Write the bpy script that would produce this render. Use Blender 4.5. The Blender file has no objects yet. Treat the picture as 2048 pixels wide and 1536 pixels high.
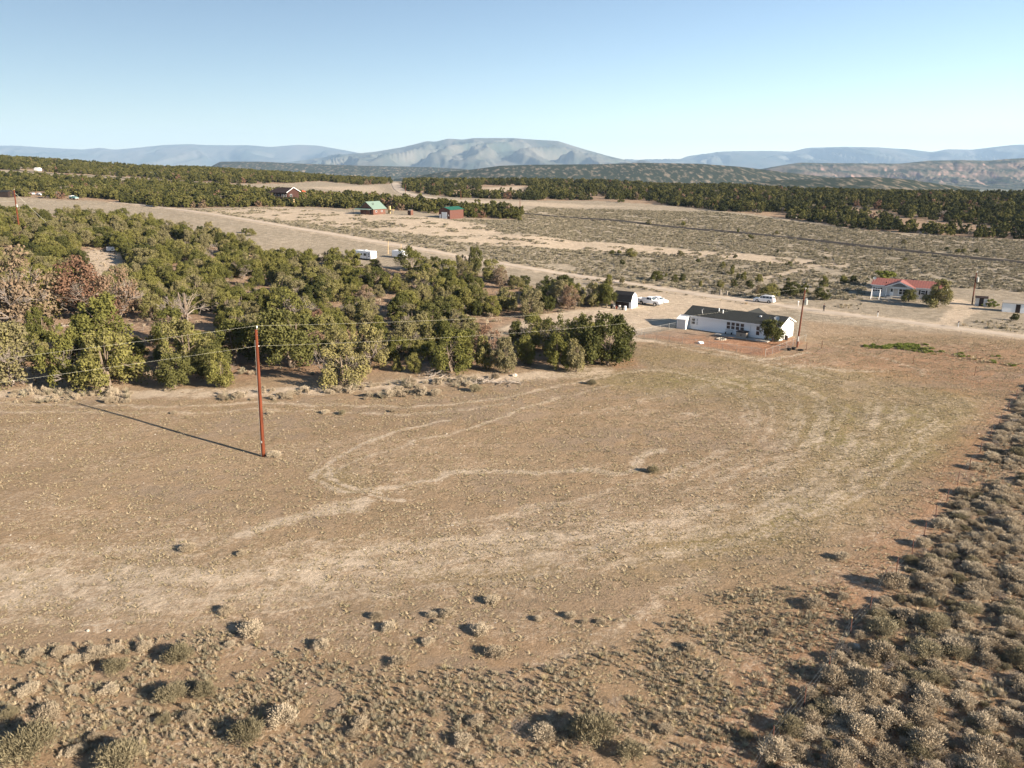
import bpy, math, random
import numpy as np
from mathutils import Vector, Matrix, Euler

# ------------------------------------------------------------------ camera, light, exposure
SC = bpy.context.scene
COL = SC.collection
H = 32.0; FPX = 1577.0
PITCH = math.atan(438.0 / FPX)
SP, CP = math.sin(PITCH), math.cos(PITCH)
cam_d = bpy.data.cameras.new('camera'); cam = bpy.data.objects.new('camera', cam_d); COL.objects.link(cam)
cam_d.sensor_width = 36.0; cam_d.lens = 36.0 * FPX / 2048.0
cam_d.clip_start = 0.5; cam_d.clip_end = 90000
cam.location = (0, 0, H); cam.rotation_euler = (math.pi / 2 - PITCH, 0, 0)
SC.camera = cam
SUN_EL, SUN_AZ = 21.0, 122.7
w = bpy.data.worlds.new('World'); SC.world = w; w.use_nodes = True
nt = w.node_tree; nt.nodes.clear()
sky = nt.nodes.new('ShaderNodeTexSky'); sky.sky_type = 'NISHITA'; sky.sun_disc = False
sky.sun_elevation = math.radians(SUN_EL); sky.sun_rotation = math.radians(360 - SUN_AZ)
sky.altitude = 1800; sky.air_density = 1.0; sky.dust_density = 0.25; sky.ozone_density = 1.0
bg = nt.nodes.new('ShaderNodeBackground'); bg.inputs['Strength'].default_value = 0.05
wo = nt.nodes.new('ShaderNodeOutputWorld')
nt.links.new(sky.outputs[0], bg.inputs[0]); nt.links.new(bg.outputs[0], wo.inputs[0])
sl = bpy.data.lights.new('sun', 'SUN'); sl.energy = 5.0; sl.angle = math.radians(0.5); sl.color = (1.0, 0.87, 0.72)
sun = bpy.data.objects.new('sun', sl); COL.objects.link(sun)
_e, _a = math.radians(SUN_EL), math.radians(SUN_AZ)
SUNV = Vector((math.sin(_a) * math.cos(_e), math.cos(_a) * math.cos(_e), math.sin(_e)))
sun.rotation_euler = SUNV.to_track_quat('Z', 'Y').to_euler(); sun.location = (60, -40, 80)
vs = SC.view_settings; vs.view_transform = 'Standard'; vs.look = 'None'; vs.gamma = 1.0
vs.exposure = 1.5; vs.use_curve_mapping = False
SC.cycles.volume_bounces = 1
SC.cycles.max_bounces = 6; SC.cycles.diffuse_bounces = 1; SC.cycles.transparent_max_bounces = 8
HAZE_DENSITY = 3.2e-5

# ------------------------------------------------------------------ noise and terrain
def _hash(ix, iy, seed):
    h = (ix.astype(np.int64) * 374761393 + iy.astype(np.int64) * 668265263 + seed * 974634777) & 0xffffffff
    h = ((h ^ (h >> 13)) * 1274126177) & 0xffffffff
    return ((h ^ (h >> 16)) & 0xffff) / 65535.0
def vnoise(x, y, seed=0):
    xi, yi = np.floor(x), np.floor(y); fx, fy = x - xi, y - yi
    fx = fx * fx * (3 - 2 * fx); fy = fy * fy * (3 - 2 * fy)
    a = _hash(xi, yi, seed); b = _hash(xi + 1, yi, seed); c = _hash(xi, yi + 1, seed); d = _hash(xi + 1, yi + 1, seed)
    return (a * (1 - fx) + b * fx) * (1 - fy) + (c * (1 - fx) + d * fx) * fy
def fbm(x, y, seed=0, o=4):
    s = 0; a = 0.5; t = 0
    for k in range(o):
        s = s + a * vnoise(x * 2 ** k + 17.3 * k, y * 2 ** k - 9.1 * k, seed + k); t += a; a *= 0.5
    return s / t
def sstep(e0, e1, x):
    t = np.clip((x - e0) / (e1 - e0), 0, 1); return t * t * (3 - 2 * t)

TY = np.array([0, 180, 260, 350, 500, 620, 760, 900, 1000, 1250, 1700, 3000, 90000.])
TU = np.array([-2.0, -.67, -.41, -.15, .0, .1, .24, .38, .52, .7, 2.0])
V = -130
TZ = np.array([
    [0, 0, 3, 10, 20, 27, 34, 39, 41, 20, -60, V, V],
    [0, 0, 3, 10, 20, 26, 32, 38.5, 40, 20, -60, V, V],
    [0, 0, 3, 9.2, 14.5, 18, 22, 26, 27, 10, -70, V, V],
    [0, 0, 2.6, 8.6, 11, 12.5, 13.5, 14.2, 13, -10, -80, V, V],
    [0, 0, 2.0, 6.5, 9.5, 11.3, 12.2, 12.5, 10, -20, -80, V, V],
    [0, 0, 1.0, 3.5, 8, 10.6, 11.8, 11.5, 6, -30, -90, V, V],
    [0, 0, .4, 1.5, 7, 10.2, 10.5, 5, -5, -40, -90, V, V],
    [0, 0, 0, .8, 6.2, 10.0, 6, -5, -15, -50, -100, V, V],
    [0, 0, 0, .8, 7.2, 9.0, 2, -10, -20, -60, -100, V, V],
    [0, 0, 0, 1.2, 8.0, 9.0, -2, -15, -30, -70, -110, V, V],
    [0, 0, 0, 1.2, 8.0, 9.0, -2, -15, -30, -70, -110, V, V]], float)
# Catmull-like smooth resample along Y
_yy = np.unique(np.concatenate([np.arange(0, 1800, 10.0), np.linspace(1800, 90000, 40)]))
_tab = np.array([np.interp(_yy, TY, r) for r in TZ])
_k = np.ones(9) / 9
for i in range(len(_tab)):
    pad = np.concatenate([np.full(4, _tab[i, 0]), _tab[i], np.full(4, _tab[i, -1])])
    n180 = len(np.arange(0, 1780, 10.0))
    sm = np.convolve(pad, _k, 'valid'); _tab[i, :n180] = sm[:n180]
def T(x, y):
    x = np.asarray(x, float); y = np.asarray(y, float)
    d = np.maximum(y, 1.0)
    u = np.clip(x / d, -1.99, 1.99)
    yi = np.clip(np.searchsorted(_yy, y) - 1, 0, len(_yy) - 2)
    fy = np.clip((y - _yy[yi]) / (_yy[yi + 1] - _yy[yi]), 0, 1)
    ui = np.clip(np.searchsorted(TU, u) - 1, 0, len(TU) - 2)
    fu = (u - TU[ui]) / (TU[ui + 1] - TU[ui]); fu = fu * fu * (3 - 2 * fu)
    z = (_tab[ui, yi] * (1 - fy) + _tab[ui, yi + 1] * fy) * (1 - fu) + (_tab[ui + 1, yi] * (1 - fy) + _tab[ui + 1, yi + 1] * fy) * fu
    und = (fbm(x / 22, y / 22, 5, 2) - .5) * .9 * (1 - .7 * sstep(130, 160, y) * (1 - sstep(600, 900, y)))
    far = (fbm(x / 120, y / 120, 9, 3) - .5) * 5 * sstep(420, 800, y)
    return z + und + far
def ray(px, py):
    u = (px - 1024) / FPX; v = (768 - py) / FPX
    return np.array([u, CP + v * SP, -SP + v * CP])
_ts = np.geomspace(20, 60000, 5000)
def at(px, py, h=0.0):
    """where the line of sight of the photograph meets the ground (h metres above it)"""
    d = ray(px, py)
    X, Y, Z = d[0] * _ts, d[1] * _ts, H + d[2] * _ts
    g = Z - (T(X, Y) + h); k = np.argmax(g < 0)
    if g[k] >= 0: k = len(_ts) - 1
    f = g[k - 1] / (g[k - 1] - g[k] + 1e-9); t = _ts[k - 1] + (_ts[k] - _ts[k - 1]) * f
    return Vector((d[0] * t, d[1] * t, float(T(d[0] * t, d[1] * t))))
def atT(px, py):
    p = at(px, py); return (p.x, p.y)
def proj(x, y, z):
    dz = z - H; dep = y * CP - dz * SP; up = y * SP + dz * CP
    dep = np.where(dep < 1, 1, dep)
    return 1024 + FPX * x / dep, 768 - FPX * up / dep, dep
def mpp(p):                                            # metres per photo pixel at a point
    return (p.y * CP + (H - p.z) * SP) / FPX
def inpoly(px, py, poly):
    c = np.zeros(np.shape(px), bool); n = len(poly); j = n - 1
    for i in range(n):
        xi, yi = poly[i]; xj, yj = poly[j]
        cond = ((yi > py) != (yj > py)) & (px < (xj - xi) * (py - yi) / (yj - yi + 1e-12) + xi)
        c ^= cond; j = i
    return c

# ------------------------------------------------------------------ materials
MATS = {}
def _nodes(name):
    m = bpy.data.materials.new(name); m.use_nodes = True
    n = m.node_tree.nodes; l = m.node_tree.links
    b = n['Principled BSDF']; b.inputs['Specular IOR Level'].default_value = 0.15; b.inputs['Roughness'].default_value = 0.85
    MATS[name] = m
    return m, n, l, b
def mat(name, col, rough=0.8, var=0.12, scale=3.0, metal=0.0, spec=0.2, bump=0.0, bscale=20.0, aniso=None):
    if name in MATS: return MATS[name]
    m, n, l, b = _nodes(name)
    tc = n.new('ShaderNodeTexCoord'); mp = n.new('ShaderNodeMapping'); l.new(tc.outputs['Object'], mp.inputs[0])
    if aniso: mp.inputs['Scale'].default_value = aniso
    nz = n.new('ShaderNodeTexNoise'); nz.inputs['Scale'].default_value = scale; nz.inputs['Detail'].default_value = 6
    l.new(mp.outputs[0], nz.inputs['Vector'])
    r = n.new('ShaderNodeMapRange'); r.inputs['From Min'].default_value = .25; r.inputs['From Max'].default_value = .75
    r.inputs['To Min'].default_value = 1 - var; r.inputs['To Max'].default_value = 1 + var
    l.new(nz.outputs[0], r.inputs[0])
    mx = n.new('ShaderNodeVectorMath'); mx.operation = 'SCALE'; mx.inputs[0].default_value = col[:3]
    l.new(r.outputs[0], mx.inputs['Scale']); l.new(mx.outputs[0], b.inputs['Base Color'])
    b.inputs['Roughness'].default_value = rough; b.inputs['Metallic'].default_value = metal; b.inputs['Specular IOR Level'].default_value = spec
    if bump:
        nb = n.new('ShaderNodeTexNoise'); nb.inputs['Scale'].default_value = bscale; l.new(mp.outputs[0], nb.inputs['Vector'])
        bp = n.new('ShaderNodeBump'); bp.inputs['Strength'].default_value = bump; bp.inputs['Distance'].default_value = .02
        l.new(nb.outputs[0], bp.inputs['Height']); l.new(bp.outputs[0], b.inputs['Normal'])
    return m
def foliage(name, stops, trans=0.12, nscale=2.5, spread=.5):
    """leaf colour: one hue per plant (object random) varied clump by clump"""
    m, n, l, b = _nodes(name)
    oi = n.new('ShaderNodeObjectInfo'); ge = n.new('ShaderNodeNewGeometry')
    nz = n.new('ShaderNodeTexNoise'); nz.inputs['Scale'].default_value = nscale; nz.inputs['Detail'].default_value = 3
    tc = n.new('ShaderNodeTexCoord'); l.new(tc.outputs['Object'], nz.inputs['Vector'])
    a1 = n.new('ShaderNodeMath'); a1.operation = 'MULTIPLY_ADD'; l.new(nz.outputs[0], a1.inputs[0]); a1.inputs[1].default_value = spread; l.new(oi.outputs['Random'], a1.inputs[2])
    a2 = n.new('ShaderNodeMath'); a2.operation = 'MULTIPLY_ADD'; l.new(ge.outputs['Random Per Island'], a2.inputs[0]); a2.inputs[1].default_value = .25; l.new(a1.outputs[0], a2.inputs[2])
    a3 = n.new('ShaderNodeMath'); a3.operation = 'MULTIPLY'; l.new(a2.outputs[0], a3.inputs[0]); a3.inputs[1].default_value = 1 / (1.25 + spread)
    cr = n.new('ShaderNodeValToRGB'); l.new(a3.outputs[0], cr.inputs[0])
    e = cr.color_ramp.elements
    while len(e) < len(stops): e.new(.5)
    for k, c in enumerate(stops):
        e[k].position = .12 + .76 * k / (len(stops) - 1); e[k].color = (*c, 1)
    l.new(cr.outputs[0], b.inputs['Base Color']); b.inputs['Roughness'].default_value = .75; b.inputs['Specular IOR Level'].default_value = .1
    if trans:
        tr = n.new('ShaderNodeBsdfTranslucent'); l.new(cr.outputs[0], tr.inputs[0])
        ms = n.new('ShaderNodeMixShader'); ms.inputs[0].default_value = trans
        l.new(b.outputs[0], ms.inputs[1]); l.new(tr.outputs[0], ms.inputs[2]); l.new(ms.outputs[0], n['Material Output'].inputs[0])
    return m
M_green = foliage('juniper_foliage', [(.062, .066, .020), (.115, .115, .031), (.18, .168, .048), (.175, .152, .088), (.26, .23, .075)])
M_dark = foliage('dark_pine_foliage', [(.040, .047, .016), (.075, .078, .024), (.125, .12, .04)])
M_rust = foliage('dead_rust_foliage', [(.15, .085, .055), (.20, .12, .078), (.21, .15, .10), (.15, .125, .07)])
M_farg = foliage('far_juniper_foliage', [(.050, .055, .018), (.085, .085, .024), (.125, .118, .036), (.16, .145, .055)])
M_fard = foliage('far_dark_foliage', [(.030, .036, .014), (.052, .056, .02), (.08, .08, .03)])
M_lime = foliage('bright_leaf_foliage', [(.09, .11, .025), (.15, .17, .035), (.19, .2, .05)])
M_grey = foliage('bare_grey_twigs', [(.17, .14, .115), (.26, .22, .19), (.21, .18, .15)], 0)
M_sage = foliage('sage_foliage', [(.28, .225, .155), (.42, .345, .245), (.55, .465, .34)], .15)
M_sageo = foliage('olive_sage_foliage', [(.16, .14, .085), (.24, .205, .128), (.33, .285, .185)], .12)
M_sagep = foliage('plain_sage_foliage', [(.20, .178, .12), (.285, .25, .172), (.38, .335, .24)], .1)
M_straw = foliage('dry_grass', [(.36, .27, .16), (.50, .40, .26), (.42, .35, .21), (.28, .25, .13)], .1)
M_fgrass = foliage('field_grass', [(.36, .27, .17), (.26, .21, .12), (.44, .35, .23), (.18, .17, .08)], .1)
M_bark = mat('bark', (.20, .155, .115), .95, .3, 4, bump=.5)
M_barkpale = mat('weathered_wood', (.36, .31, .26), .95, .25, 4)
M_pole = mat('red_brown_pole_wood', (.125, .032, .013), .75, .6, 1.6, aniso=(6, 6, .35), bump=.3)
M_pole2 = mat('brown_pole_wood', (.12, .042, .024), .8, .25, 2, aniso=(6, 6, .3))
M_white = mat('white_siding', (.78, .78, .77), .6, .03, 1, aniso=(.4, .4, 6))
M_whitep = mat('white_paint', (.8, .8, .79), .45, .03, 2)
M_shingle = mat('charcoal_shingle', (.034, .036, .034), .95, .35, 5, bump=.4)
M_black = mat('black_shingle', (.02, .02, .022), .9, .3, 5)
M_redroof = mat('red_metal_roof', (.27, .11, .09), .6, .08, 2)
M_greenroof = mat('green_metal_roof', (.17, .235, .195), .6, .08, 2)
M_greenroof2 = mat('deep_green_metal_roof', (.02, .10, .07), .6, .08, 2)
M_brick = mat('red_brown_siding', (.115, .052, .04), .8, .15, 2, aniso=(.5, .5, 6))
M_log = mat('log_siding', (.14, .068, .048), .8, .2, 2, aniso=(.4, .4, 7))
M_darkwood = mat('dark_stained_wood', (.032, .021, .018), .8, .2, 2)
M_glass = mat('dark_window_glass', (.025, .03, .035), .12, .1, 1, spec=.6)
M_glassblue = mat('windshield_glass', (.08, .10, .11), .1, .1, 1, spec=.7)
M_carwhite = mat('white_car_paint', (.8, .8, .79), .25, .02, 1, spec=.5)
M_teal = mat('teal_car_paint', (.12, .28, .26), .35, .05, 1, spec=.5)
M_rubber = mat('black_rubber', (.015, .015, .015), .9, .2, 5)
M_chrome = mat('grey_metal', (.5, .5, .5), .4, .05, 2, metal=.7)
M_galv = mat('galvanised_metal', (.42, .42, .39), .5, .08, 2, metal=.3)
M_wire = mat('aluminium_wire', (.62, .60, .48), .6, .03, 2)
M_rustpost = mat('rusty_steel_post', (.11, .05, .035), .9, .2, 5)
M_concrete = mat('pale_concrete', (.38, .35, .31), .9, .15, 1.5)
M_taupe = mat('taupe_panel', (.30, .26, .21), .8, .08, 2)
M_yellow = mat('yellow_boards', (.48, .36, .18), .8, .1, 2)
M_blue = mat('blue_plastic', (.04, .09, .25), .5, .1, 2)
M_blackcloth = mat('black_cloth', (.012, .012, .016), .9, .2, 5)
M_skin = mat('skin', (.42, .24, .16), .6, .05, 5)
M_red = mat('faded_red_paint', (.45, .10, .05), .7, .1, 3)
M_tan = mat('tan_timber', (.50, .36, .20), .9, .1, 3)
M_stone = mat('pale_rock', (.42, .37, .30), .95, .15, 2, bump=.5, bscale=6)
M_palegrey = mat('pale_grey_siding', (.56, .545, .52), .7, .04, 1, aniso=(.4, .4, 7))  # one even pale grey for siding, doors and slats
M_insul = mat('porcelain', (.75, .74, .70), .3, .05, 5)

# ------------------------------------------------------------------ mesh helpers
class MB:
    def __init__(s): s.v = []; s.f = []
    def add(s, v, f):
        o = len(s.v); s.v += [tuple(p) for p in v]; s.f += [tuple(i + o for i in q) for q in f]; return s
    def box(s, x0, x1, y0, y1, z0, z1):
        return s.add([(x0, y0, z0), (x1, y0, z0), (x1, y1, z0), (x0, y1, z0), (x0, y0, z1), (x1, y0, z1), (x1, y1, z1), (x0, y1, z1)],
                     [(0, 3, 2, 1), (4, 5, 6, 7), (0, 1, 5, 4), (1, 2, 6, 5), (2, 3, 7, 6), (3, 0, 4, 7)])
    def prism(s, prof, a0, a1, axis='y', inset=0.0):
        """profile of (p,q) points extruded along axis; p,q are the other two axes in order"""
        n = len(prof); v = []
        for a in (a0, a1):
            for p, q in prof:
                v.append({'y': (p, a, q), 'x': (a, p, q), 'z': (p, q, a)}[axis])
        f = [tuple(range(n)), tuple(range(2 * n - 1, n - 1, -1))]
        f += [(i, i + n, (i + 1) % n + n, (i + 1) % n) for i in range(n)]
        return s.add(v, f)
    def tube(s, p0, p1, r0, r1=None, n=6):
        r1 = r0 if r1 is None else r1; p0, p1 = Vector(p0), Vector(p1); d = (p1 - p0)
        if d.length < 1e-6: return s
        d.normalize(); a = d.orthogonal().normalized(); b = d.cross(a); v = []
        for p, r in ((p0, r0), (p1, r1)):
            for k in range(n):
                t = 2 * math.pi * k / n; v.append(p + (a * math.cos(t) + b * math.sin(t)) * r)
        f = [(i, (i + 1) % n, (i + 1) % n + n, i + n) for i in range(n)] + [tuple(range(n - 1, -1, -1)), tuple(range(n, 2 * n))]
        return s.add(v, f)
    def path(s, pts, r, n=4):
        for a, b in zip(pts, pts[1:]): s.tube(a, b, r, r, n)
        return s
    def slab(s, quad, th):
        """a sheet through four points, thickened downwards"""
        v = [Vector(q) for q in quad]; b = [q - Vector((0, 0, th)) for q in v]; n = len(v)
        return s.add(v + b, [tuple(range(n)), tuple(range(2 * n - 1, n - 1, -1))] + [(i, i + n, (i + 1) % n + n, (i + 1) % n) for i in range(n)])
    def build(s, name, m, parent=None, smooth=False):
        me = bpy.data.meshes.new(name); me.from_pydata([tuple(p) for p in s.v], [], s.f); me.update()
        import bmesh
        bm = bmesh.new(); bm.from_mesh(me); bmesh.ops.recalc_face_normals(bm, faces=bm.faces); bm.to_mesh(me); bm.free()
        if smooth: me.shade_smooth()
        me.materials.append(m); o = bpy.data.objects.new(name, me); COL.objects.link(o)
        if parent is not None: o.parent = parent
        return o
def tag(o, label=None, cat=None, group=None, kind=None):
    if label: o['label'] = label
    if cat: o['category'] = cat
    if group: o['group'] = group
    if kind: o['kind'] = kind
    return o
def empty(name, loc, rz=0.0, label=None, cat=None, group=None):
    o = bpy.data.objects.new(name, None); o.empty_display_size = .2; COL.objects.link(o)
    o.location = loc; o.rotation_euler = (0, 0, rz); return tag(o, label, cat, group)
def npmesh(name, v, f, m):
    """quads or triangles from arrays"""
    me = bpy.data.meshes.new(name); k = f.shape[1]
    me.vertices.add(len(v)); me.vertices.foreach_set('co', np.asarray(v, np.float32).ravel())
    me.loops.add(f.size); me.loops.foreach_set('vertex_index', f.astype(np.int32).ravel())
    me.polygons.add(len(f)); me.polygons.foreach_set('loop_start', np.arange(0, f.size, k, dtype=np.int32))
    me.update(calc_edges=True); me.validate(); me.materials.append(m)
    return me

# ------------------------------------------------------------------ plant meshes (unit sized)
def leafquads(C, N, size, rng, elong=1.5, jit=.7):
    n = len(C); N = N + rng.normal(0, jit, (n, 3)); N /= np.linalg.norm(N, axis=1)[:, None] + 1e-9
    a = np.cross(N, rng.normal(0, 1, (n, 3))); a /= np.linalg.norm(a, axis=1)[:, None] + 1e-9
    b = np.cross(N, a); s = size * rng.uniform(.6, 1.4, n)[:, None]
    return np.stack([C - a * s * .5, C + b * s * .5 * elong, C + a * s * .5, C - b * s * .5 * elong], 1)
def crown_mesh(name, seed, nleaf, m, leaf=.036, nlobe=34, tall=1.0, wide=.52, low=.06, open_=0.0, conical=0.2):
    """lumpy crown in a unit tall tree: lobes of small leaf faces"""
    rng = np.random.default_rng(seed); L = []; R = []
    tries = 0
    lean = rng.normal(0, .05, 2)
    while len(L) < nlobe and tries < 4000:
        tries += 1
        z = rng.uniform(low + .08, .93); t = (z - low) / (1 - low)
        prof = (np.sin(np.pi * np.clip(t * .82 + .16, 0, 1)) ** .6) * (1 - conical * t)
        r = wide * prof * math.sqrt(rng.uniform(.12, 1)) * rng.uniform(.75, 1.0); ph = rng.uniform(0, 2 * math.pi)
        r *= 1 + .22 * math.sin(2 * ph + seed) + .12 * math.sin(3 * ph + 2 * seed)
        L.append((r * math.cos(ph) + lean[0] * z, r * math.sin(ph) + lean[1] * z, z)); R.append(rng.uniform(.06, .145) * (1.1 - .35 * t))
    L = np.array(L); R = np.array(R)
    w_ = R ** 2 / (R ** 2).sum(); idx = rng.choice(len(L), nleaf, p=w_)
    d = rng.normal(0, 1, (nleaf, 3)); d /= np.linalg.norm(d, axis=1)[:, None]; d[:, 2] = np.where(rng.random(nleaf) < .55, np.abs(d[:, 2]), d[:, 2])
    rr = R[idx] * (1 - np.abs(rng.normal(0, .16, nleaf)) + rng.normal(0, .07, nleaf))
    # break each lobe up so it never reads as a ball
    br = 1 + .28 * np.sin(9 * d[:, 0] + idx) * np.sin(8 * d[:, 1] + 2 * idx) + .15 * np.sin(15 * d[:, 2] + idx)
    C = L[idx] + d * (rr * br)[:, None] * np.array([1, 1, 1.25])
    C[:, 2] = np.maximum(C[:, 2], low * .5) * tall
    if open_ > 0:
        keep = np.sin(C[:, 0] * 21 + seed) * np.sin(C[:, 1] * 19) * np.sin(C[:, 2] * 17 + 1) > -1 + open_ * 1.2 - .9 * rng.random(nleaf); C = C[keep]; d = d[keep]
    q = leafquads(C, d, leaf, rng); n = len(q)
    return npmesh(name, q.reshape(-1, 3), np.arange(n * 4).reshape(n, 4), m), L
def trunk_mesh(name, seed, L, m, r=.035, stems=2):
    rng = random.Random(seed); mb = MB(); top = .35
    for s in range(stems):
        a = rng.uniform(0, 6.28); p = Vector((.02 * s, 0, -.03)); q = Vector((math.cos(a) * .06, math.sin(a) * .06, top * .6)); t = Vector((math.cos(a) * .1, math.sin(a) * .1, .75))
        mb.tube(p, q, r / (1 + .3 * s), r * .7, 6); mb.tube(q, t, r * .7, r * .25, 5)
        for k in range(5):
            e = Vector(L[rng.randrange(len(L))]); st = p.lerp(t, rng.uniform(.25, .7)); mid = st.lerp(e, .5) + Vector((0, 0, .03))
            mb.tube(st, mid, r * .35, r * .22, 4); mb.tube(mid, e, r * .22, r * .08, 4)
    me = bpy.data.meshes.new(name); me.from_pydata([tuple(v) for v in mb.v], [], mb.f); me.materials.append(m); return me
def twig_mesh(name, seed, m, depth=5, r=.03, spread=.75, flat=.0):
    """bare branching crown as thin three-sided limbs"""
    rng = random.Random(seed); mb = MB()
    def grow(p, d, ln, r, k):
        q = p + d * ln; mb.tube(p, q, r, r * .6, 3)
        if k == 0: return
        for _ in range(3 if k > 1 else 4):
            nd = (d + Vector((rng.gauss(0, spread), rng.gauss(0, spread), rng.gauss(.1, spread * .7)))).normalized()
            grow(q, nd, ln * rng.uniform(.6, .85), r * .58, k - 1)
    for s in range(3):
        a = rng.uniform(0, 6.28); grow(Vector((0, 0, -.02)), Vector((math.cos(a) * .5, math.sin(a) * .5, 1)).normalized(), .26, r, depth - 1)
    me = bpy.data.meshes.new(name); v = np.array([tuple(x) for x in mb.v]); v[:, 2] = np.maximum(v[:, 2], -.03)
    me.from_pydata([tuple(x) for x in v], [], mb.f); me.materials.append(m); return me
def shrub_mesh(name, seed, nshoot, m, blade=.035, ln=.2, flatten=.75, lobes=16):
    """sagebrush, one unit wide: upright shoots clustered on a low uneven dome"""
    rng = np.random.default_rng(seed)
    ph = rng.uniform(0, 6.28, lobes); rd = np.sqrt(rng.uniform(0, 1, lobes)) * .42
    lc = np.stack([rd * np.cos(ph), rd * np.sin(ph), (.30 + .30 * (1 - (rd / .45) ** 2) * rng.uniform(.5, 1.15, lobes)) * flatten], 1)
    idx = rng.integers(0, lobes, nshoot)
    off = rng.normal(0, 1, (nshoot, 3)) * np.array([.075, .075, .05]); P = lc[idx] + off
    low = rng.random(nshoot) < .25; P[low, 2] *= rng.uniform(.2, .8, low.sum())
    P[:, 2] = np.maximum(P[:, 2], .04)
    D = P * np.array([.9, .9, .3]) + np.array([0, 0, .45]) + rng.normal(0, .25, (nshoot, 3)); D /= np.linalg.norm(D, axis=1)[:, None]
    S = np.cross(D, rng.normal(0, 1, (nshoot, 3))); S /= np.linalg.norm(S, axis=1)[:, None]
    l_ = ln * rng.uniform(.5, 1.2, nshoot)[:, None]; w_ = blade * rng.uniform(.6, 1.3, nshoot)[:, None]
    q = np.stack([P - D * l_ * .5, P + S * w_, P + D * l_ * .5, P - S * w_], 1).reshape(-1, 3)
    f = np.arange(nshoot * 4).reshape(-1, 4)
    # dark inner stems
    k = lobes * 2; a = np.zeros((k, 3)); a[:, :2] = rng.normal(0, .03, (k, 2)); e = lc[np.arange(k) % lobes] + rng.normal(0, .03, (k, 3))
    s2 = np.cross(e - a, rng.normal(0, 1, (k, 3))); s2 /= np.linalg.norm(s2, axis=1)[:, None]
    q2 = np.stack([a - s2 * .012, a + s2 * .012, e + s2 * .006, e - s2 * .006], 1).reshape(-1, 3)
    return npmesh(name, np.concatenate([q, q2]), np.concatenate([f, np.arange(k * 4).reshape(-1, 4) + len(q)]), m)
def tuft_mesh(name, seed, n, m, h=1.0, w_=.05, spread=.35):
    rng = np.random.default_rng(seed); ph = rng.uniform(0, 6.28, n); r = rng.uniform(0, .12, n)
    B = np.stack([r * np.cos(ph), r * np.sin(ph), np.zeros(n)], 1)
    D = np.stack([np.cos(ph) * spread, np.sin(ph) * spread, rng.uniform(.5, 1, n) * h], 1) * rng.uniform(.6, 1.1, n)[:, None]
    S = np.stack([-np.sin(ph), np.cos(ph), np.zeros(n)], 1) * w_
    v = np.stack([B - S, B + S, B + D], 1).reshape(-1, 3)
    return npmesh(name, v, np.arange(n * 3).reshape(-1, 3), m)

def scatter(name, pts, variants, label, cat, tilt=0.0):
    """one object made of many small copies of the variant meshes; pts rows are x,y,z,rot,sx,sz,variant"""
    pts = np.asarray(pts, np.float32)
    me = bpy.data.meshes.new(name); me.vertices.add(len(pts)); me.vertices.foreach_set('co', pts[:, :3].ravel())
    R = np.zeros((len(pts), 3), np.float32); R[:, 2] = pts[:, 3]
    a = me.attributes.new('rot', 'FLOAT_VECTOR', 'POINT'); a.data.foreach_set('vector', R.ravel())
    a = me.attributes.new('scl', 'FLOAT_VECTOR', 'POINT'); a.data.foreach_set('vector', np.stack([pts[:, 4], pts[:, 4], pts[:, 5]], 1).ravel())
    a = me.attributes.new('vid', 'INT', 'POINT'); a.data.foreach_set('value', pts[:, 6].astype(np.int32))
    o = bpy.data.objects.new(name, me); COL.objects.link(o)
    g = bpy.data.node_groups.new(name + '_nodes', 'GeometryNodeTree')
    g.interface.new_socket('Geometry', in_out='INPUT', socket_type='NodeSocketGeometry'); g.interface.new_socket('Geometry', in_out='OUTPUT', socket_type='NodeSocketGeometry')
    gi = g.nodes.new('NodeGroupInput'); go = g.nodes.new('NodeGroupOutput'); jn = g.nodes.new('GeometryNodeJoinGeometry'); L = g.links
    def na(nm, t):
        x = g.nodes.new('GeometryNodeInputNamedAttribute'); x.data_type = t; x.inputs[0].default_value = nm; return x
    ar, as_, av = na('rot', 'FLOAT_VECTOR'), na('scl', 'FLOAT_VECTOR'), na('vid', 'INT')
    for k, vm in enumerate(variants):
        src = bpy.data.objects.new(name + '_source', vm)          # never linked to the scene: only its mesh is read
        oi = g.nodes.new('GeometryNodeObjectInfo'); oi.inputs['Object'].default_value = src; oi.inputs['As Instance'].default_value = False
        cmp_ = g.nodes.new('FunctionNodeCompare'); cmp_.data_type = 'INT'; cmp_.operation = 'EQUAL'; L.new(av.outputs[0], cmp_.inputs['A']) if False else None
        ia = [s for s in cmp_.inputs if s.type == 'INT' and s.enabled]
        L.new(av.outputs[0], ia[0]); ia[1].default_value = k
        ip = g.nodes.new('GeometryNodeInstanceOnPoints'); L.new(gi.outputs[0], ip.inputs['Points']); L.new(cmp_.outputs[0], ip.inputs['Selection'])
        L.new(oi.outputs['Geometry'], ip.inputs['Instance']); L.new(ar.outputs[0], ip.inputs['Rotation']); L.new(as_.outputs[0], ip.inputs['Scale'])
        L.new(ip.outputs[0], jn.inputs[0])
    L.new(jn.outputs[0], go.inputs[0])
    md = o.modifiers.new('scatter', 'NODES'); md.node_group = g
    return tag(o, label, cat, kind='stuff')

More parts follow.
